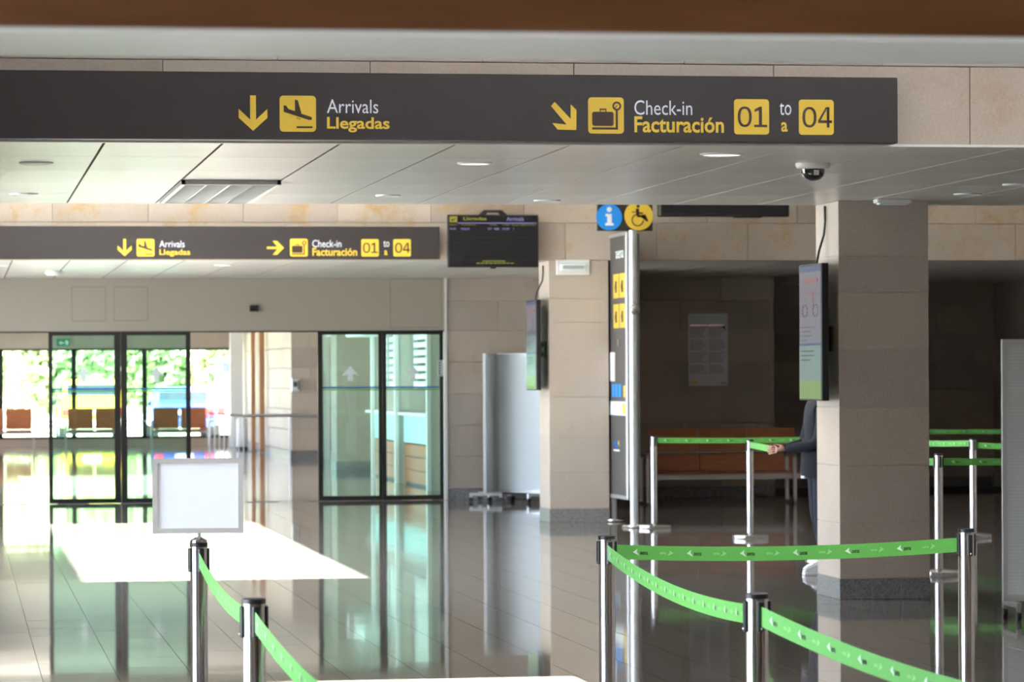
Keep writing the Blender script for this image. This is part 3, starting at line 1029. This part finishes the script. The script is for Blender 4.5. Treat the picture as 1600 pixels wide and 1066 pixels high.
# ------------------------------------------------------------------ portrait screens on the columns
def portrait(xf, y0, y1, z0, z1, xcol, label):
    """screen faces -X"""
    t = thing('portrait_screen', label, 'screen', (xf, (y0 + y1) / 2, z0))
    L, H = (y1 - y0) / 2, z1 - z0
    MB().box(0, .055, -L, L, 0, H, .004).build('case', 'black_plastic', t)
    g = MB().box(-.002, 0, -L + .015, L - .015, .012, H - .012).build('screen', 'screen_lilac', t)
    x = -.004
    def strip(nme, a, b_, c, d, mt):
        MB().box(x, x + .002, -L + .015 + a * (2 * L - .03), -L + .015 + b_ * (2 * L - .03), .012 + c * (H - .024), .012 + d * (H - .024)).build(nme, mt, g)
    strip('header_band', 0, 1, .955, 1, 'screen_blue')
    strip('lower_band', 0, 1, .14, .40, 'screen_teal')
    strip('divider', 0, 1, .40, .418, 'screen_blue')
    strip('green_band', 0, 1, 0, .14, 'screen_green')
    strip('heading', .15, .75, .87, .905, 'screen_pink')
    strip('heading', .2, .8, .79, .80, 'screen_pink')
    strip('stem', .33, .37, .68, .80, 'screen_pink')
    for a, b_ in ((.12, .36), (.62, .85)):
        for k in range(10):
            an, an2 = 2 * math.pi * k / 10, 2 * math.pi * (k + .6) / 10
            cy, cz = (a + b_) / 2, .66
            ya, yb = cy + .12 * math.cos(an), cy + .12 * math.cos(an2)
            za, zb2 = cz + .045 * math.sin(an), cz + .045 * math.sin(an2)
            strip('diagram_dash', min(ya, yb), max(ya, yb) + .01, min(za, zb2), max(za, zb2) + .004, 'screen_ink')
    for k, wd_ in enumerate((.62, .45, .5, .3)):
        strip('text_line', .95 - wd_, .95, .535 - k * .033, .545 - k * .033, 'screen_ink')
    for k, wd_ in enumerate((.6, .62, .45)):
        strip('text_line', .92 - wd_, .92, .355 - k * .033, .363 - k * .033, 'screen_ink')
    MB().box(.055, .09, -.16, .16, H * .36, H * .54).box(.09, xcol - xf, -.04, .04, H * .38, H * .42).box(.09, xcol - xf, -.04, .04, H * .48, H * .52).box(xcol - xf - .020, xcol - xf - .008, -.12, .12, H * .36, H * .54).build('wall_bracket', 'black_plastic', t)
    pts = [(.05, .0, H), (.075, .02, H + .10), (xcol - xf - .02, .03, H + .22), (xcol - xf - .015, .01, H + .32), (xcol - xf - .012, .03, 2.9 - z0)]
    mb = MB()
    for a, b_ in zip(pts, pts[1:]):
        mb.rod(a, b_, .009, 8)
    mb.build('cable', 'black_plastic', t)
    return t


portrait(6.235, 24.60, 25.275, 1.458, 2.468, 6.37, 'portrait information screen on the side of the column nearest the person')
portrait(6.405, 38.25, 38.93, 1.49, 2.51, 6.56, 'portrait information screen on the column beside the totem, above the white partition')

vn = thing('emergency_luminaire', 'white rectangular emergency light fitted on the column beside the totem', 'light', (6.833, 38.3, 2.784))
MB().box(-.19, .19, -.03, 0, 0, .172, .006).build('body', 'white_paint', vn)
MB().box(-.15, .15, -.055, -.03, .04, .135, .012).build('diffuser', 'frost', vn)
MB().box(-.12, .12, -.057, -.055, .07, .105).build('pictogram_strip', 'aluminium', vn)

# ------------------------------------------------------------------ totem
tt = thing('information_totem', 'tall dark grey information totem with aluminium edges beside the column', 'totem', (7.30, 37.9, 0))
MB().box(-.035, .035, -.52, .62, .32, 3.20).build('panel', 'dark_grey', tt)
MB().box(-.05, .05, -.60, -.52, .28, 3.23, .006).box(-.05, .05, .60, .66, .28, 3.23, .006).box(-.05, .05, -.52, .62, .28, .32).box(-.05, .05, -.52, .62, 3.20, 3.235).build('edge_frame', 'aluminium', tt)
for yy, lab in ((-1.05, 1), (.50, 2)):
    p = MB().rod((.0 if yy > 0 else -.06, yy, .02), (.0 if yy > 0 else -.06, yy, 3.23 if yy < 0 else .30), .045, 20).build('post', 'aluminium', tt, smooth=True)
    MB().lathe([(.135, 0), (.14, .012), (.13, .03), (.05, .036)], (.0 if yy > 0 else -.06, yy), 28).build('base_disc', 'chrome', p, smooth=True)
MB().box(.0, .04, -.90, -.62, .30, 3.20).build('rear_rail', 'dark_grey', tt)
MB().sphere((-.06, -1.11, 2.37), .055, (1, .7, 1), 14).build('knob', 'steel', tt, smooth=True)
xg = 7.30 - .037 - 7.30
gx = lambda Yv: Yv - 37.9
text_side('lettering', 'aena', gx(37.96), gx(37.50), 2.955, 3.04, xg - .001, 'frost', tt, .01)
for (y0, y1) in ((38.11, 37.80), (37.745, 37.435)):
    for (z0, z1) in ((2.515, 2.785), (2.18, 2.448)):
        lb = MB().box(xg - .002, xg, gx(y1), gx(y0), z0, z1, .0).build('label_plate', 'sign_yellow', tt)
        cy = (gx(y0) + gx(y1)) / 2
        MB().box(xg - .004, xg - .002, cy - .05, cy + .04, z0 + .06, z1 - .08).box(xg - .004, xg - .002, cy - .02, cy + .07, z0 + .10, z1 - .12).build('pictogram', 'sign_brown', lb)
MB().rod((xg - .012, gx(37.80), 2.02), (xg, gx(37.80), 2.02), .045, 18).build('lock', 'chrome', tt)
MB().box(xg - .003, xg, gx(38.05), gx(38.36), 1.587, 1.911).build('notice', 'paper', tt)
for k in range(3):
    MB().box(xg - .003, xg, gx(38.23) - .03 - k * .2 - .13, gx(38.23) - k * .2, 1.41, 1.555).build('blue_icon', 'blue_sign', tt)
MB().box(xg - .003, xg, gx(37.44), gx(37.54), 1.41, 1.54).build('yellow_icon', 'sign_yellow', tt)
st = MB().box(xg - .003, xg, gx(37.39), gx(38.50), 1.207, 1.362).build('grey_strip', 'frost', tt)
MB().box(xg - .005, xg - .003, gx(37.43), gx(37.60), 1.23, 1.34).build('strip_icon', 'sign_yellow', st)
MB().prism([(gx(38.2), .90), (gx(37.95), .935), (gx(37.85), .86), (gx(38.0), .83)], 'x', xg - .003, xg).build('emblem', 'stripe_blue', tt)
MB().box(xg - .003, xg, gx(37.8), gx(38.15), .805, .825).build('emblem_text', 'frost', tt)
MB().prism([(gx(37.9), .90), (gx(37.83), .93), (gx(37.80), .86)], 'x', xg - .003, xg).build('emblem_tip', 'sign_yellow', tt)
# twin disc sign on top
sg = thing('disc_sign', 'hanging board with blue information disc and yellow wheelchair disc', 'sign', (7.255, 37.4, 3.245))
MB().box(-.30, .315, .0, .05, 0, .42).build('board', 'sign_dark', sg)
MB().rod((.0, .02, .42), (.0, .02, 2.35), .02).build('drop_rod', 'steel', sg)
db = MB().prism(circ(-.172, .150, .145, 36), 'y', -.012, 0).build('blue_disc', 'blue_sign', sg)
MB().prism(circ(-.172, .235, .028, 16), 'y', -.016, -.012).prism([(-.215, .185), (-.145, .185), (-.145, .085), (-.125, .085), (-.125, .058), (-.218, .058), (-.218, .085), (-.195, .085), (-.195, .16), (-.215, .16)], 'y', -.016, -.012).build('letter_i', 'paper', db)
dy = MB().prism(circ(.158, .165, .160, 36), 'y', -.012, 0).build('yellow_disc', 'sign_yellow', sg)
wcm = MB().prism(circ(.150, .272, .018, 14), 'y', -.016, -.012)
wcm.prism([(.125, .245), (.160, .245), (.163, .205), (.205, .200), (.205, .186), (.160, .188), (.160, .168), (.215, .165), (.240, .110), (.255, .100), (.262, .112), (.232, .182), (.205, .150), (.14, .150), (.128, .19)], 'y', -.016, -.012)
wcm.box(.08, .13, -.016, -.012, .203, .212)
for k in range(22):
    a0, a1 = R(70 + 290 * k / 22), R(70 + 290 * (k + 1) / 22)
    cx, cz, ro, ri = .145, .118, .068, .056
    wcm.prism([(cx + ri * math.cos(a0), cz + ri * math.sin(a0)), (cx + ro * math.cos(a0), cz + ro * math.sin(a0)),
               (cx + ro * math.cos(a1), cz + ro * math.sin(a1)), (cx + ri * math.cos(a1), cz + ri * math.sin(a1))], 'y', -.016, -.012)
wcm.build('wheelchair_mark', 'sign_brown', dy)

# ------------------------------------------------------------------ poster, wall plate
po = thing('notice_poster', 'white two-column notice poster on the dark stone wall', 'poster', (10.027, YC2 - .008, 1.505))
MB().box(-.272, .272, 0, .006, 0, .981).build('sheet', 'paper', po)
for c in range(2):
    x0 = -.25 + c * .255
    MB().box(x0, x0 + .23, -.001, 0, .83, .955).build('heading_block', 'frost', po)
    MB().box(x0, x0 + .23, -.001, 0, .815, .828).build('pink_line', 'screen_pink', po)
    for k in range(26):
        if k in (6, 13, 20):
            continue
        MB().box(x0, x0 + random.uniform(.16, .235), -.001, 0, .785 - k * .0245, .793 - k * .0245).build('text_line', 'ink', po)
MB().prism([(.17, .80), (.215, .80), (.225, .83), (.235, .80), (.24, .74), (.225, .77)], 'y', -.002, 0).build('aircraft_mark', 'black_plastic', po)
MB().box(-.24, -.15, -.001, 0, .025, .065).build('yellow_logo', 'sign_yellow', po)
MB().box(.17, .25, -.001, 0, .03, .045).build('footer', 'ink', po)
wp = thing('wall_socket_plate', 'small pale socket plate low on the dark stone wall', 'socket', (13.48, 48.945, .33))
MB().box(-.11, .11, -.012, 0, 0, .13, .003).build('plate', 'frost', wp)
MB().box(-.02, .03, -.02, -.012, .03, .10).build('socket', 'tail_red', wp)

# ------------------------------------------------------------------ waiting area benches (dark)
def wait_bench(x, y, label):
    t = thing('waiting_bench', label, 'bench', (x, y, 0), 0, 'benches in the dark waiting area')
    for k in range(3):
        x0 = k * .645
        MB().prism([(-.03, .42), (.0, .70), (.06, .955), (.035, .96), (-.03, .70), (-.055, .42)], 'x', x0 + .008, x0 + .637).build('backrest', 'wood_bench', t)
        MB().box(x0 + .008, x0 + .637, -.50, -.06, .385, .41, .006).build('seat', 'wood_bench', t)
    MB().rod((-.17, -.08, .655), (1.98, -.08, .655), .016).build('rail', 'steel', t)
    MB().box(-.02, 1.96, -.32, -.25, .31, .375).build('beam', 'steel', t)
    for xx in (-.13, 1.80):
        f = MB().box(xx - .02, xx + .02, -.52, -.48, 0, .62).box(xx - .02, xx + .02, -.08, -.04, 0, .64).box(xx - .02, xx + .02, -.52, -.04, .60, .64).box(xx - .02, xx + .02, -.52, -.04, 0, .03)
        f.build('leg_frame', 'steel', t)
    return t


wait_bench(8.80, 43.75, 'brown wooden three-seat bench under the notice poster')

# ------------------------------------------------------------------ partitions
def partition(x, y, rz, wdt, hgt, label, ribs=True):
    t = thing('partition_screen', label, 'partition', (x, y, 0), rz)
    fr = MB().box(0, .03, -.02, .02, .12, hgt).box(wdt - .03, wdt, -.02, .02, .12, hgt).box(.03, wdt - .03, -.02, .02, .12, .16).box(.03, wdt - .03, -.02, .02, hgt - .035, hgt)
    fr.build('frame', 'aluminium', t)
    MB().box(.03, wdt - .03, -.006, .006, .16, hgt - .035).build('panel', 'polycarbonate', t)
    if ribs:
        mb = MB()
        n = int((hgt - .2) / .022)
        for k in range(n):
            z = .165 + k * .022
            mb.box(.03, wdt - .03, -.009, -.006, z, z + .004)
        tag(mb.build('ribs', 'white_paint', t), kind='stuff')
    for xx in (.06, wdt - .06):
        ft = MB().box(xx - .015, xx + .015, -.22, .22, .085, .12).build('foot_bar', 'steel', t)
        for s in (-1, 1):
            cs = MB().box(xx - .012, xx + .012, s * .20 - .02, s * .20 + .02, .05, .09).build('caster_fork', 'steel', t)
            MB().rod((xx - .014, s * .20, .032), (xx + .014, s * .20, .032), .032, 16).build('wheel', 'rubber', cs)
    return t


partition(7.04, 45.15, R(-59), .92, 1.95, 'white partition panel on casters below the column screen', False)
partition(6.80, 44.75, R(68), .62, 1.95, 'narrow white partition panel set edge-on beside the sliding doors', False)
partition(6.925, 22.42, R(-4), 1.0, 1.88, 'white ribbed partition on casters beside the chrome queue post')

# ------------------------------------------------------------------ ceiling fittings
def downlight(x, y, z, rad, label, lit):
    t = thing('downlight', label, 'light', (x, y, z), 0, 'round recessed downlights')
    MB().lathe([(rad, 0), (rad, -.006), (rad * .86, -.012), (rad * .82, -.004)], n=28).build('trim_ring', 'lamp_white', t, smooth=True)
    MB().cyl((0, 0), rad * .82, -.010, -.003, 28).build('lens', 'lamp_lens' if lit else 'lamp_white', t)


for x, y, r_, lab, lit in ((3.04, 20.35, .105, 'white round downlight in the ceiling between the arrivals and check-in lettering', 1),
                           (4.34, 19.43, .125, 'largest bright round downlight just behind the check-in lettering', 1),
                           (.46, 20.55, .10, 'round downlight in the pale ceiling in front of the louvre lamp', 0),
                           (.45, 24.04, .10, 'round downlight in the pale ceiling beside the louvre lamp', 0),
                           (2.98, 24.05, .09, 'small round downlight near the rear edge of the ceiling', 0),
                           (4.22, 24.69, .10, 'round downlight at the rear edge above the flight monitor', 0),
                           (7.06, 23.64, .10, 'round downlight in the ceiling right of the screen column', 0),
                           (7.04, 22.42, .10, 'round downlight above the ribbed partition', 0)):
    downlight(x, y, ZC1, r_, lab, lit)
for x, y, lab in ((3.07, 40.44, 'round downlight in the entrance ceiling behind the far sign'), (.48, 40.44, 'round downlight in the entrance ceiling at the far sign end')):
    downlight(x, y, ZC2, .11, lab, 1)
dl = thing('smoke_detector', 'white smoke detector on the entrance ceiling', 'detector', (1.17, 42.85, ZC2))
MB().lathe([(.11, 0), (.11, -.02), (.085, -.05), (.04, -.055)], n=24).build('housing', 'lamp_white', dl, smooth=True)
MB().box(-.09, .09, -.004, .004, -.03, -.02).build('slot', 'dark_grey', dl)
lv = thing('louvre_luminaire', 'long louvred fluorescent ceiling lamp in the near ceiling', 'light', (1.425, 22.27, ZC1))
MB().box(.02, .62, .0, 2.45, -.002, .0).build('tray', 'lamp_white', lv)
MB().box(.0, .025, 0, 2.46, -.03, 0).box(.615, .64, 0, 2.46, -.03, 0).box(.0, .64, 0, .025, -.03, 0).box(.0, .64, 2.435, 2.46, -.03, 0).build('frame', 'steel', lv)
for k in range(24):
    MB().box(.025, .615, .06 + k * .1, .068 + k * .1, -.028, -.002).build('cross_blade', 'lamp_white', lv)
for k in range(3):
    MB().box(.16 + k * .15, .168 + k * .15, .025, 2.435, -.03, -.002).build('long_blade', 'chrome', lv)
dc = thing('dome_camera', 'white and black dome security camera under the near ceiling', 'camera', (5.09, 20.27, ZC1))
MB().lathe([(.105, 0), (.105, -.018), (.095, -.032), (.075, -.036)], n=32).build('mount', 'white_paint', dc, smooth=True)
MB().lathe([(.073, -.034), (.072, -.055), (.062, -.08), (.042, -.098), (.015, -.106)], n=32).build('dome', 'lens_glass', dc, smooth=True)
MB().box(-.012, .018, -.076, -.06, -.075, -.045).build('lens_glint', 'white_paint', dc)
el = thing('emergency_lamp', 'slim white emergency lamp under the ceiling by the screen column', 'light', (6.72, 24.40, ZC1))
MB().box(-.13, .13, -.06, .06, -.03, 0, .006).build('body', 'white_paint', el)
MB().box(-.11, .11, -.045, .045, -.04, -.03, .004).build('diffuser', 'frost', el)

# ------------------------------------------------------------------ queue posts and belts
def post_proto():
    t = link('queue_post', None)
    MB().lathe([(.0335, .02), (.0335, .985), (.032, .992)], n=28).build('tube', 'chrome', t, smooth=True)
    MB().lathe([(.180, 0), (.182, .006), (.182, .036), (.172, .044), (.06, .054), (.036, .062)], n=40).build('base_disc', 'chrome', t, smooth=True)
    MB().lathe([(.0350, .984), (.0350, .998), (.030, 1.0)], n=28).build('cap', 'black_plastic', t, smooth=True)
    for k in range(4):
        a = R(90 * k)
        c = Vector((math.cos(a), math.sin(a), 0))
        o = MB().box(-.006, .007, -.011, .011, .885, .978, .003).build('belt_clip', 'black_plastic', t, (c.x * .0345, c.y * .0345, 0), a)
        MB().sphere((.007, 0, .895), .004, n=8).build('screw', 'chrome', o)
    return t


PP = post_proto()
first = True
POST = {}


def post(key, x, y, label, group=None, rz=0):
    global first
    o = PP if first else copy_tree(PP)
    first = False
    o.location = (x, y, 0)
    o.rotation_euler = (0, 0, rz)
    tag(o, label, 'queue post', 'chrome queue posts')
    POST[key] = Vector((x, y, 0))
    return o


post('P1', 2.60, 13.82, 'chrome queue post where two green belts meet at a corner', rz=R(10))
post('P2', 2.345, 10.05, 'chrome queue post midway along the long slanting green belt', rz=R(5))
post('P3', 4.178, 14.04, 'chrome queue post at the far end of the straight printed belt, before the partition', rz=R(10))
post('P4', .856, 10.17, 'chrome queue post with a belt passing, next to the post with the blank sign', rz=R(5))
post('P5', .933, 13.66, 'chrome queue post carrying the blank white sign frame', rz=R(12))
post('P6', 7.40, 36.55, 'chrome queue post next to the information totem', rz=R(8))
post('P7', 7.87, 34.0, 'chrome queue post whose belt the person is holding', rz=R(12))
post('P8', 7.905, 27.34, 'chrome queue post just behind the screen column, on its partition side', rz=R(8))
post('P9', 10.06, 33.55, 'chrome queue post between two sagging belts in the dark area', rz=R(8))
post('P10', 7.69, 30.26, 'chrome queue post hidden behind the column except its base', rz=R(8))
post('P11', 9.5, 36.6, 'chrome queue post behind the screen column joining two dark-area belts', rz=R(8))
post('P12', 10.9, 41.2, 'chrome queue post furthest back in the dark waiting area', rz=R(8))


def belt(a, b_, sag, label, za=.932, zb_=.932, off_a=.042, off_b=.042, print_=True, pitch=.233, fine=False):
    A, B = (POST[a] if isinstance(a, str) else Vector(a)), (POST[b_] if isinstance(b_, str) else Vector(b_))
    A = Vector((A.x, A.y, A.z + za)) if isinstance(a, str) else A
    B = Vector((B.x, B.y, B.z + zb_)) if isinstance(b_, str) else B
    d = B - A
    L = d.length
    dn = d.normalized()
    if off_a:
        A = A + dn * off_a
    if off_b:
        B = B - dn * off_b
    d = B - A
    L = d.length
    hn = Vector((d.y, -d.x, 0)).normalized()
    if hn.dot(A + B) > 0:
        hn = -hn                     # printed side looks to the front-left of the hall
    H = .0295

    def at(s, t, o=0.0):
        k = s / L
        return A + d * k + Vector((0, 0, -4 * sag * k * (1 - k) + t)) + hn * o

    n = 28
    mb = MB()
    V = [[mb.bm.verts.new(at(L * k / n, t, o)) for t, o in ((-H, .0008), (H, .0008), (H, -.0008), (-H, -.0008))] for k in range(n + 1)]
    for p, q in zip(V, V[1:]):
        for k in range(4):
            mb.bm.faces.new((p[k], p[(k + 1) % 4], q[(k + 1) % 4], q[k]))
    mb.bm.faces.new(V[0])
    mb.bm.faces.new(list(reversed(V[-1])))
    bmesh.ops.recalc_face_normals(mb.bm, faces=mb.bm.faces[:])
    o = mb.build('belt', 'tape_green')
    o.name = 'queue_belt'
    tag(o, label, 'belt', 'green queue belts')
    if not print_:
        return o
    rev = Vector((0, 0, 1)).cross(hn).dot(d) < 0      # reading direction against d
    joined = {}

    def add(nme, mt, pts, faces, s0):
        co_ = []
        for a_, t in pts:
            s = s0 + a_
            s = L - s if rev else s
            co_.append(at(min(max(s, 0), L), t, .0014))
        if not fine:
            v, f = joined.setdefault((nme, mt), ([], []))
            f.extend(tuple(len(v) + q for q in fc) for fc in faces)
            v.extend(co_)
            return
        me = bpy.data.meshes.new(nme)
        me.from_pydata(co_, [], faces)
        me.materials.append(M[mt])
        link(nme, me, o)

    arrow_f = [(0, 1, 2), (0, 2, 4), (2, 3, 4)]
    tv, tf, _ = text_mesh('aena', .02)
    s = .07
    k = 0
    while s + .10 < L:
        if k % 2 == 0:
            add('printed_emblem', 'tape_white', [(0, .001), (.020, .016), (.017, .004), (.028, -.012), (.015, -.006)], arrow_f, s)
            add('printed_name', 'tape_black', [(.031 + a_ * .034, -.008 + c * .013) for a_, c in tv], tf, s)
        else:
            add('pale_emblem', 'tape_pale', [(.060, .001), (.040, .013), (.043, .004), (.032, -.010), (.045, -.006)], arrow_f, s)
            add('pale_name', 'tape_pale', [(a_ * .028, -.004 + c * .009) for a_, c in tv], tf, s)
        s += pitch / 2
        k += 1
    for (nme, mt), (v, f) in joined.items():
        me = bpy.data.meshes.new(nme)
        me.from_pydata(v, [], f)
        me.materials.append(M[mt])
        tag(link(nme, me, o), kind='stuff')
    return o


belt('P1', 'P3', .02, 'green printed belt stretched straight between two front queue posts', fine=True)
belt('P1', 'P2', .045, 'green belt slanting from the corner post to the next post', fine=True)
belt('P2', (2.80, 6.3, .93), .10, 'green belt running on from the middle slanting post', off_b=0, fine=True)
belt('P5', 'P4', .04, 'green belt hanging from the post with the blank sign', fine=True)
belt('P4', (.885, 6.4, .93), .06, 'green belt running on past the post beside the blank sign', off_b=0, fine=True)
belt('P6', 'P11', .01, 'dark-area green belt before the wooden bench', za=.95, zb_=.95)
belt('P11', 'P9', .02, 'green belt sagging towards the post in the dark area, screen column side', za=.95, zb_=.95)
belt('P9', (11.9, 32.9, .93), .03, 'green belt sagging from the dark-area post towards the ribbed partition', off_b=0)
belt('P12', (13.9, 40.6, .95), .01, 'topmost green belt furthest back in the dark area', za=.95, off_b=0)
belt('P8', (10.9, 27.4, .93), .01, 'green belt running from the post behind the screen column to the partition side', off_b=0)
belt('P10', 'P8', .02, 'short green belt joining the two posts behind the screen column')
belt('P7', (6.66, 27.80, 1.03), .0, 'green belt pulled out by the person from its post', za=.945, off_b=0)

# sign frame on post P5
sf = thing('sign_frame', 'blank white landscape sign in a silver frame on a queue post', 'sign', (.933, 13.66, 1.0), R(-4))
MB().rod((0, 0, 0), (0, 0, .045), .009, 12).build('stem', 'steel', sf)
MB().lathe([(.034, 0), (.032, .010), (.012, .022)], n=24).build('collar', 'chrome', sf, smooth=True)
MB().box(-.181, .176, -.012, .012, .037, .057).box(-.181, .176, -.012, .012, .313, .333).box(-.181, -.161, -.012, .012, .057, .313).box(.156, .176, -.012, .012, .057, .313).build('frame', 'satin_silver', sf)
MB().box(-.161, .156, -.004, .004, .057, .313).build('blank_sheet', 'paper', sf)

# ------------------------------------------------------------------ person
def skin_mesh(name, verts, edges, radii, root, mats, subdiv=2):
    me = bpy.data.meshes.new(name)
    me.from_pydata(verts, edges, [])
    ob = bpy.data.objects.new(name, me)
    COL.objects.link(ob)
    sk = ob.modifiers.new('s', 'SKIN')
    sk.use_smooth_shade = True
    for i, r_ in enumerate(radii):
        d = me.skin_vertices[0].data[i]
        d.radius = r_ if isinstance(r_, tuple) else (r_, r_)
        d.use_root = (i == root)
    sb = ob.modifiers.new('d', 'SUBSURF')
    sb.levels = subdiv
    sb.render_levels = subdiv
    bpy.context.view_layer.update()
    out = bpy.data.meshes.new_from_object(ob.evaluated_get(bpy.context.evaluated_depsgraph_get()))
    bpy.data.objects.remove(ob)
    out.materials.clear()
    for m_ in mats:
        out.materials.append(M[m_])
    return out


pe = thing('person', 'person in dark navy jacket and trousers with white shoes pulling a belt beside the column', 'person', (7.0, 27.78, 0))
# faces -X.  local x: forward is negative
V_ = [(.02, 0, .93), (.02, 0, 1.05), (.01, 0, 1.22), (.02, 0, 1.38), (.02, 0, 1.47), (.0, 0, 1.53),           # 0-5 pelvis..neck
      (.02, -.16, 1.40), (-.02, -.215, 1.20), (-.06, -.20, 1.08), (-.18, -.12, 1.055), (-.285, -.05, 1.035),      # 6-10 near arm
      (.02, .16, 1.40), (-.02, .215, 1.20), (-.06, .20, 1.08), (-.18, .13, 1.05), (-.285, .07, 1.03),             # 11-15 far arm
      (.02, -.09, .86), (.0, -.10, .50), (.04, -.10, .10),                                                    # 16-18 near leg
      (.02, .09, .86), (.02, .10, .50), (.10, .10, .10)]                                                      # 19-21 far leg
E_ = [(0, 1), (1, 2), (2, 3), (3, 4), (4, 5), (3, 6), (6, 7), (7, 8), (8, 9), (9, 10), (3, 11), (11, 12), (12, 13), (13, 14), (14, 15),
      (0, 16), (16, 17), (17, 18), (0, 19), (19, 20), (20, 21)]
rad = [(.13, .165), (.125, .155), (.13, .165), (.11, .14), .06, .052, .072, .058, .054, .048, .036, .072, .058, .054, .048, .036,
       .092, .066, .048, .092, .066, .048]
body = skin_mesh('body', V_, E_, rad, 0, ['navy_cloth', 'trouser_cloth', 'skin'])
for p in body.polygons:
    c = p.center
    p.material_index = 2 if c.z > 1.475 else (1 if c.z < .84 else 0)
    p.use_smooth = True
link('body', body, pe)
# jacket skirt
MB().lathe([(.155, .80), (.165, .86), (.16, 1.0), (.15, 1.12)], n=24).build('jacket_hem', 'navy_cloth', pe, (.015, 0, 0), smooth=True)
pe.children[-1].scale = (.93, 1.18, 1)
MB().box(-.135, -.10, -.06, .03, .795, .815, .004).build('shirt_tail', 'paper', pe)
# head
hm = MB().sphere((0, 0, 0), .105, (.95, .76, 1.18), 24)
for v in hm.bm.verts:
    if v.co.x < -.05 and abs(v.co.y) < .018 and -.035 < v.co.z < .02:
        v.co.x -= .022
    if v.co.z < -.05:
        v.co.y *= .85
hd_ = hm.build('head', 'skin', pe, (-.015, 0, 1.625), smooth=True)
MB().sphere((.018, 0, .025), .108, (.98, .82, 1.10), 20).build('hair', 'hair', hd_, smooth=True)
for s in (-1, 1):
    MB().sphere((-.088, s * .033, .008), .011, n=8).build('eye', 'black_plastic', hd_)
    MB().sphere((.0, s * .08, -.005), .024, (.7, .35, 1.2), 10).build('ear', 'skin', hd_)
MB().box(-.094, -.086, -.024, .024, -.062, -.055).build('mouth', 'tail_red', hd_)
# hands: palm and five separate fingers closed round the belt end
def hand(y, side, z):
    hv, he, hr = [(.0, 0, 0), (-.045, 0, .0), (-.085, 0, -.002)], [(0, 1), (1, 2)], [(.027, .020), (.036, .017), (.036, .014)]
    for k, (dz, L) in enumerate(((.027, .062), (.009, .070), (-.009, .066), (-.026, .052))):
        i = len(hv)
        hv += [(-.088, 0, dz), (-.088 - L * .5, -side * .008, dz - .004), (-.088 - L * .70, -side * .030, dz - .006), (-.088 - L * .45, -side * .046, dz - .006)]
        he += [(2, i), (i, i + 1), (i + 1, i + 2), (i + 2, i + 3)]
        hr += [.0095, .009, .0085, .0075]
    i = len(hv)
    hv += [(-.040, -side * .018, .028), (-.075, -side * .036, .040), (-.105, -side * .040, .034)]
    he += [(1, i), (i, i + 1), (i + 1, i + 2)]
    hr += [.013, .0105, .009]
    me = skin_mesh('hand', hv, he, hr, 0, ['skin'], 2)
    o = link('hand', me, pe, (-.275, y, z))
    return o


hand(-.045, -1, 1.035)
hand(.065, 1, 1.03)
MB().box(-.40, -.345, -.03, .05, 1.045, 1.075, .006).build('belt_end_clip', 'black_plastic', pe)
# shoes
for x, y, nme in ((.015, -.10, 'shoe'), (.075, .10, 'shoe')):
    sh = MB().prism([(-.155, .0), (-.17, .03), (-.15, .055), (-.07, .085), (-.03, .12), (.07, .125), (.09, .08), (.095, .0)], 'y', -.042, .042)
    bmesh.ops.bevel(sh.bm, geom=sh.bm.edges[:], offset=.012, segments=2, affect='EDGES')
    o = sh.build(nme, 'shoe_white', pe, (x, y, .012), smooth=True)
    MB().box(-.165, .098, -.046, .046, 0, .022, .006).build('sole', 'shoe_white', o, (0, 0, -.012))
    for q in range(3):
        MB().box(-.085 + q * .022, -.077 + q * .022, -.03, .03, .082 + q * .012, .09 + q * .012).build('lace', 'frost', o)
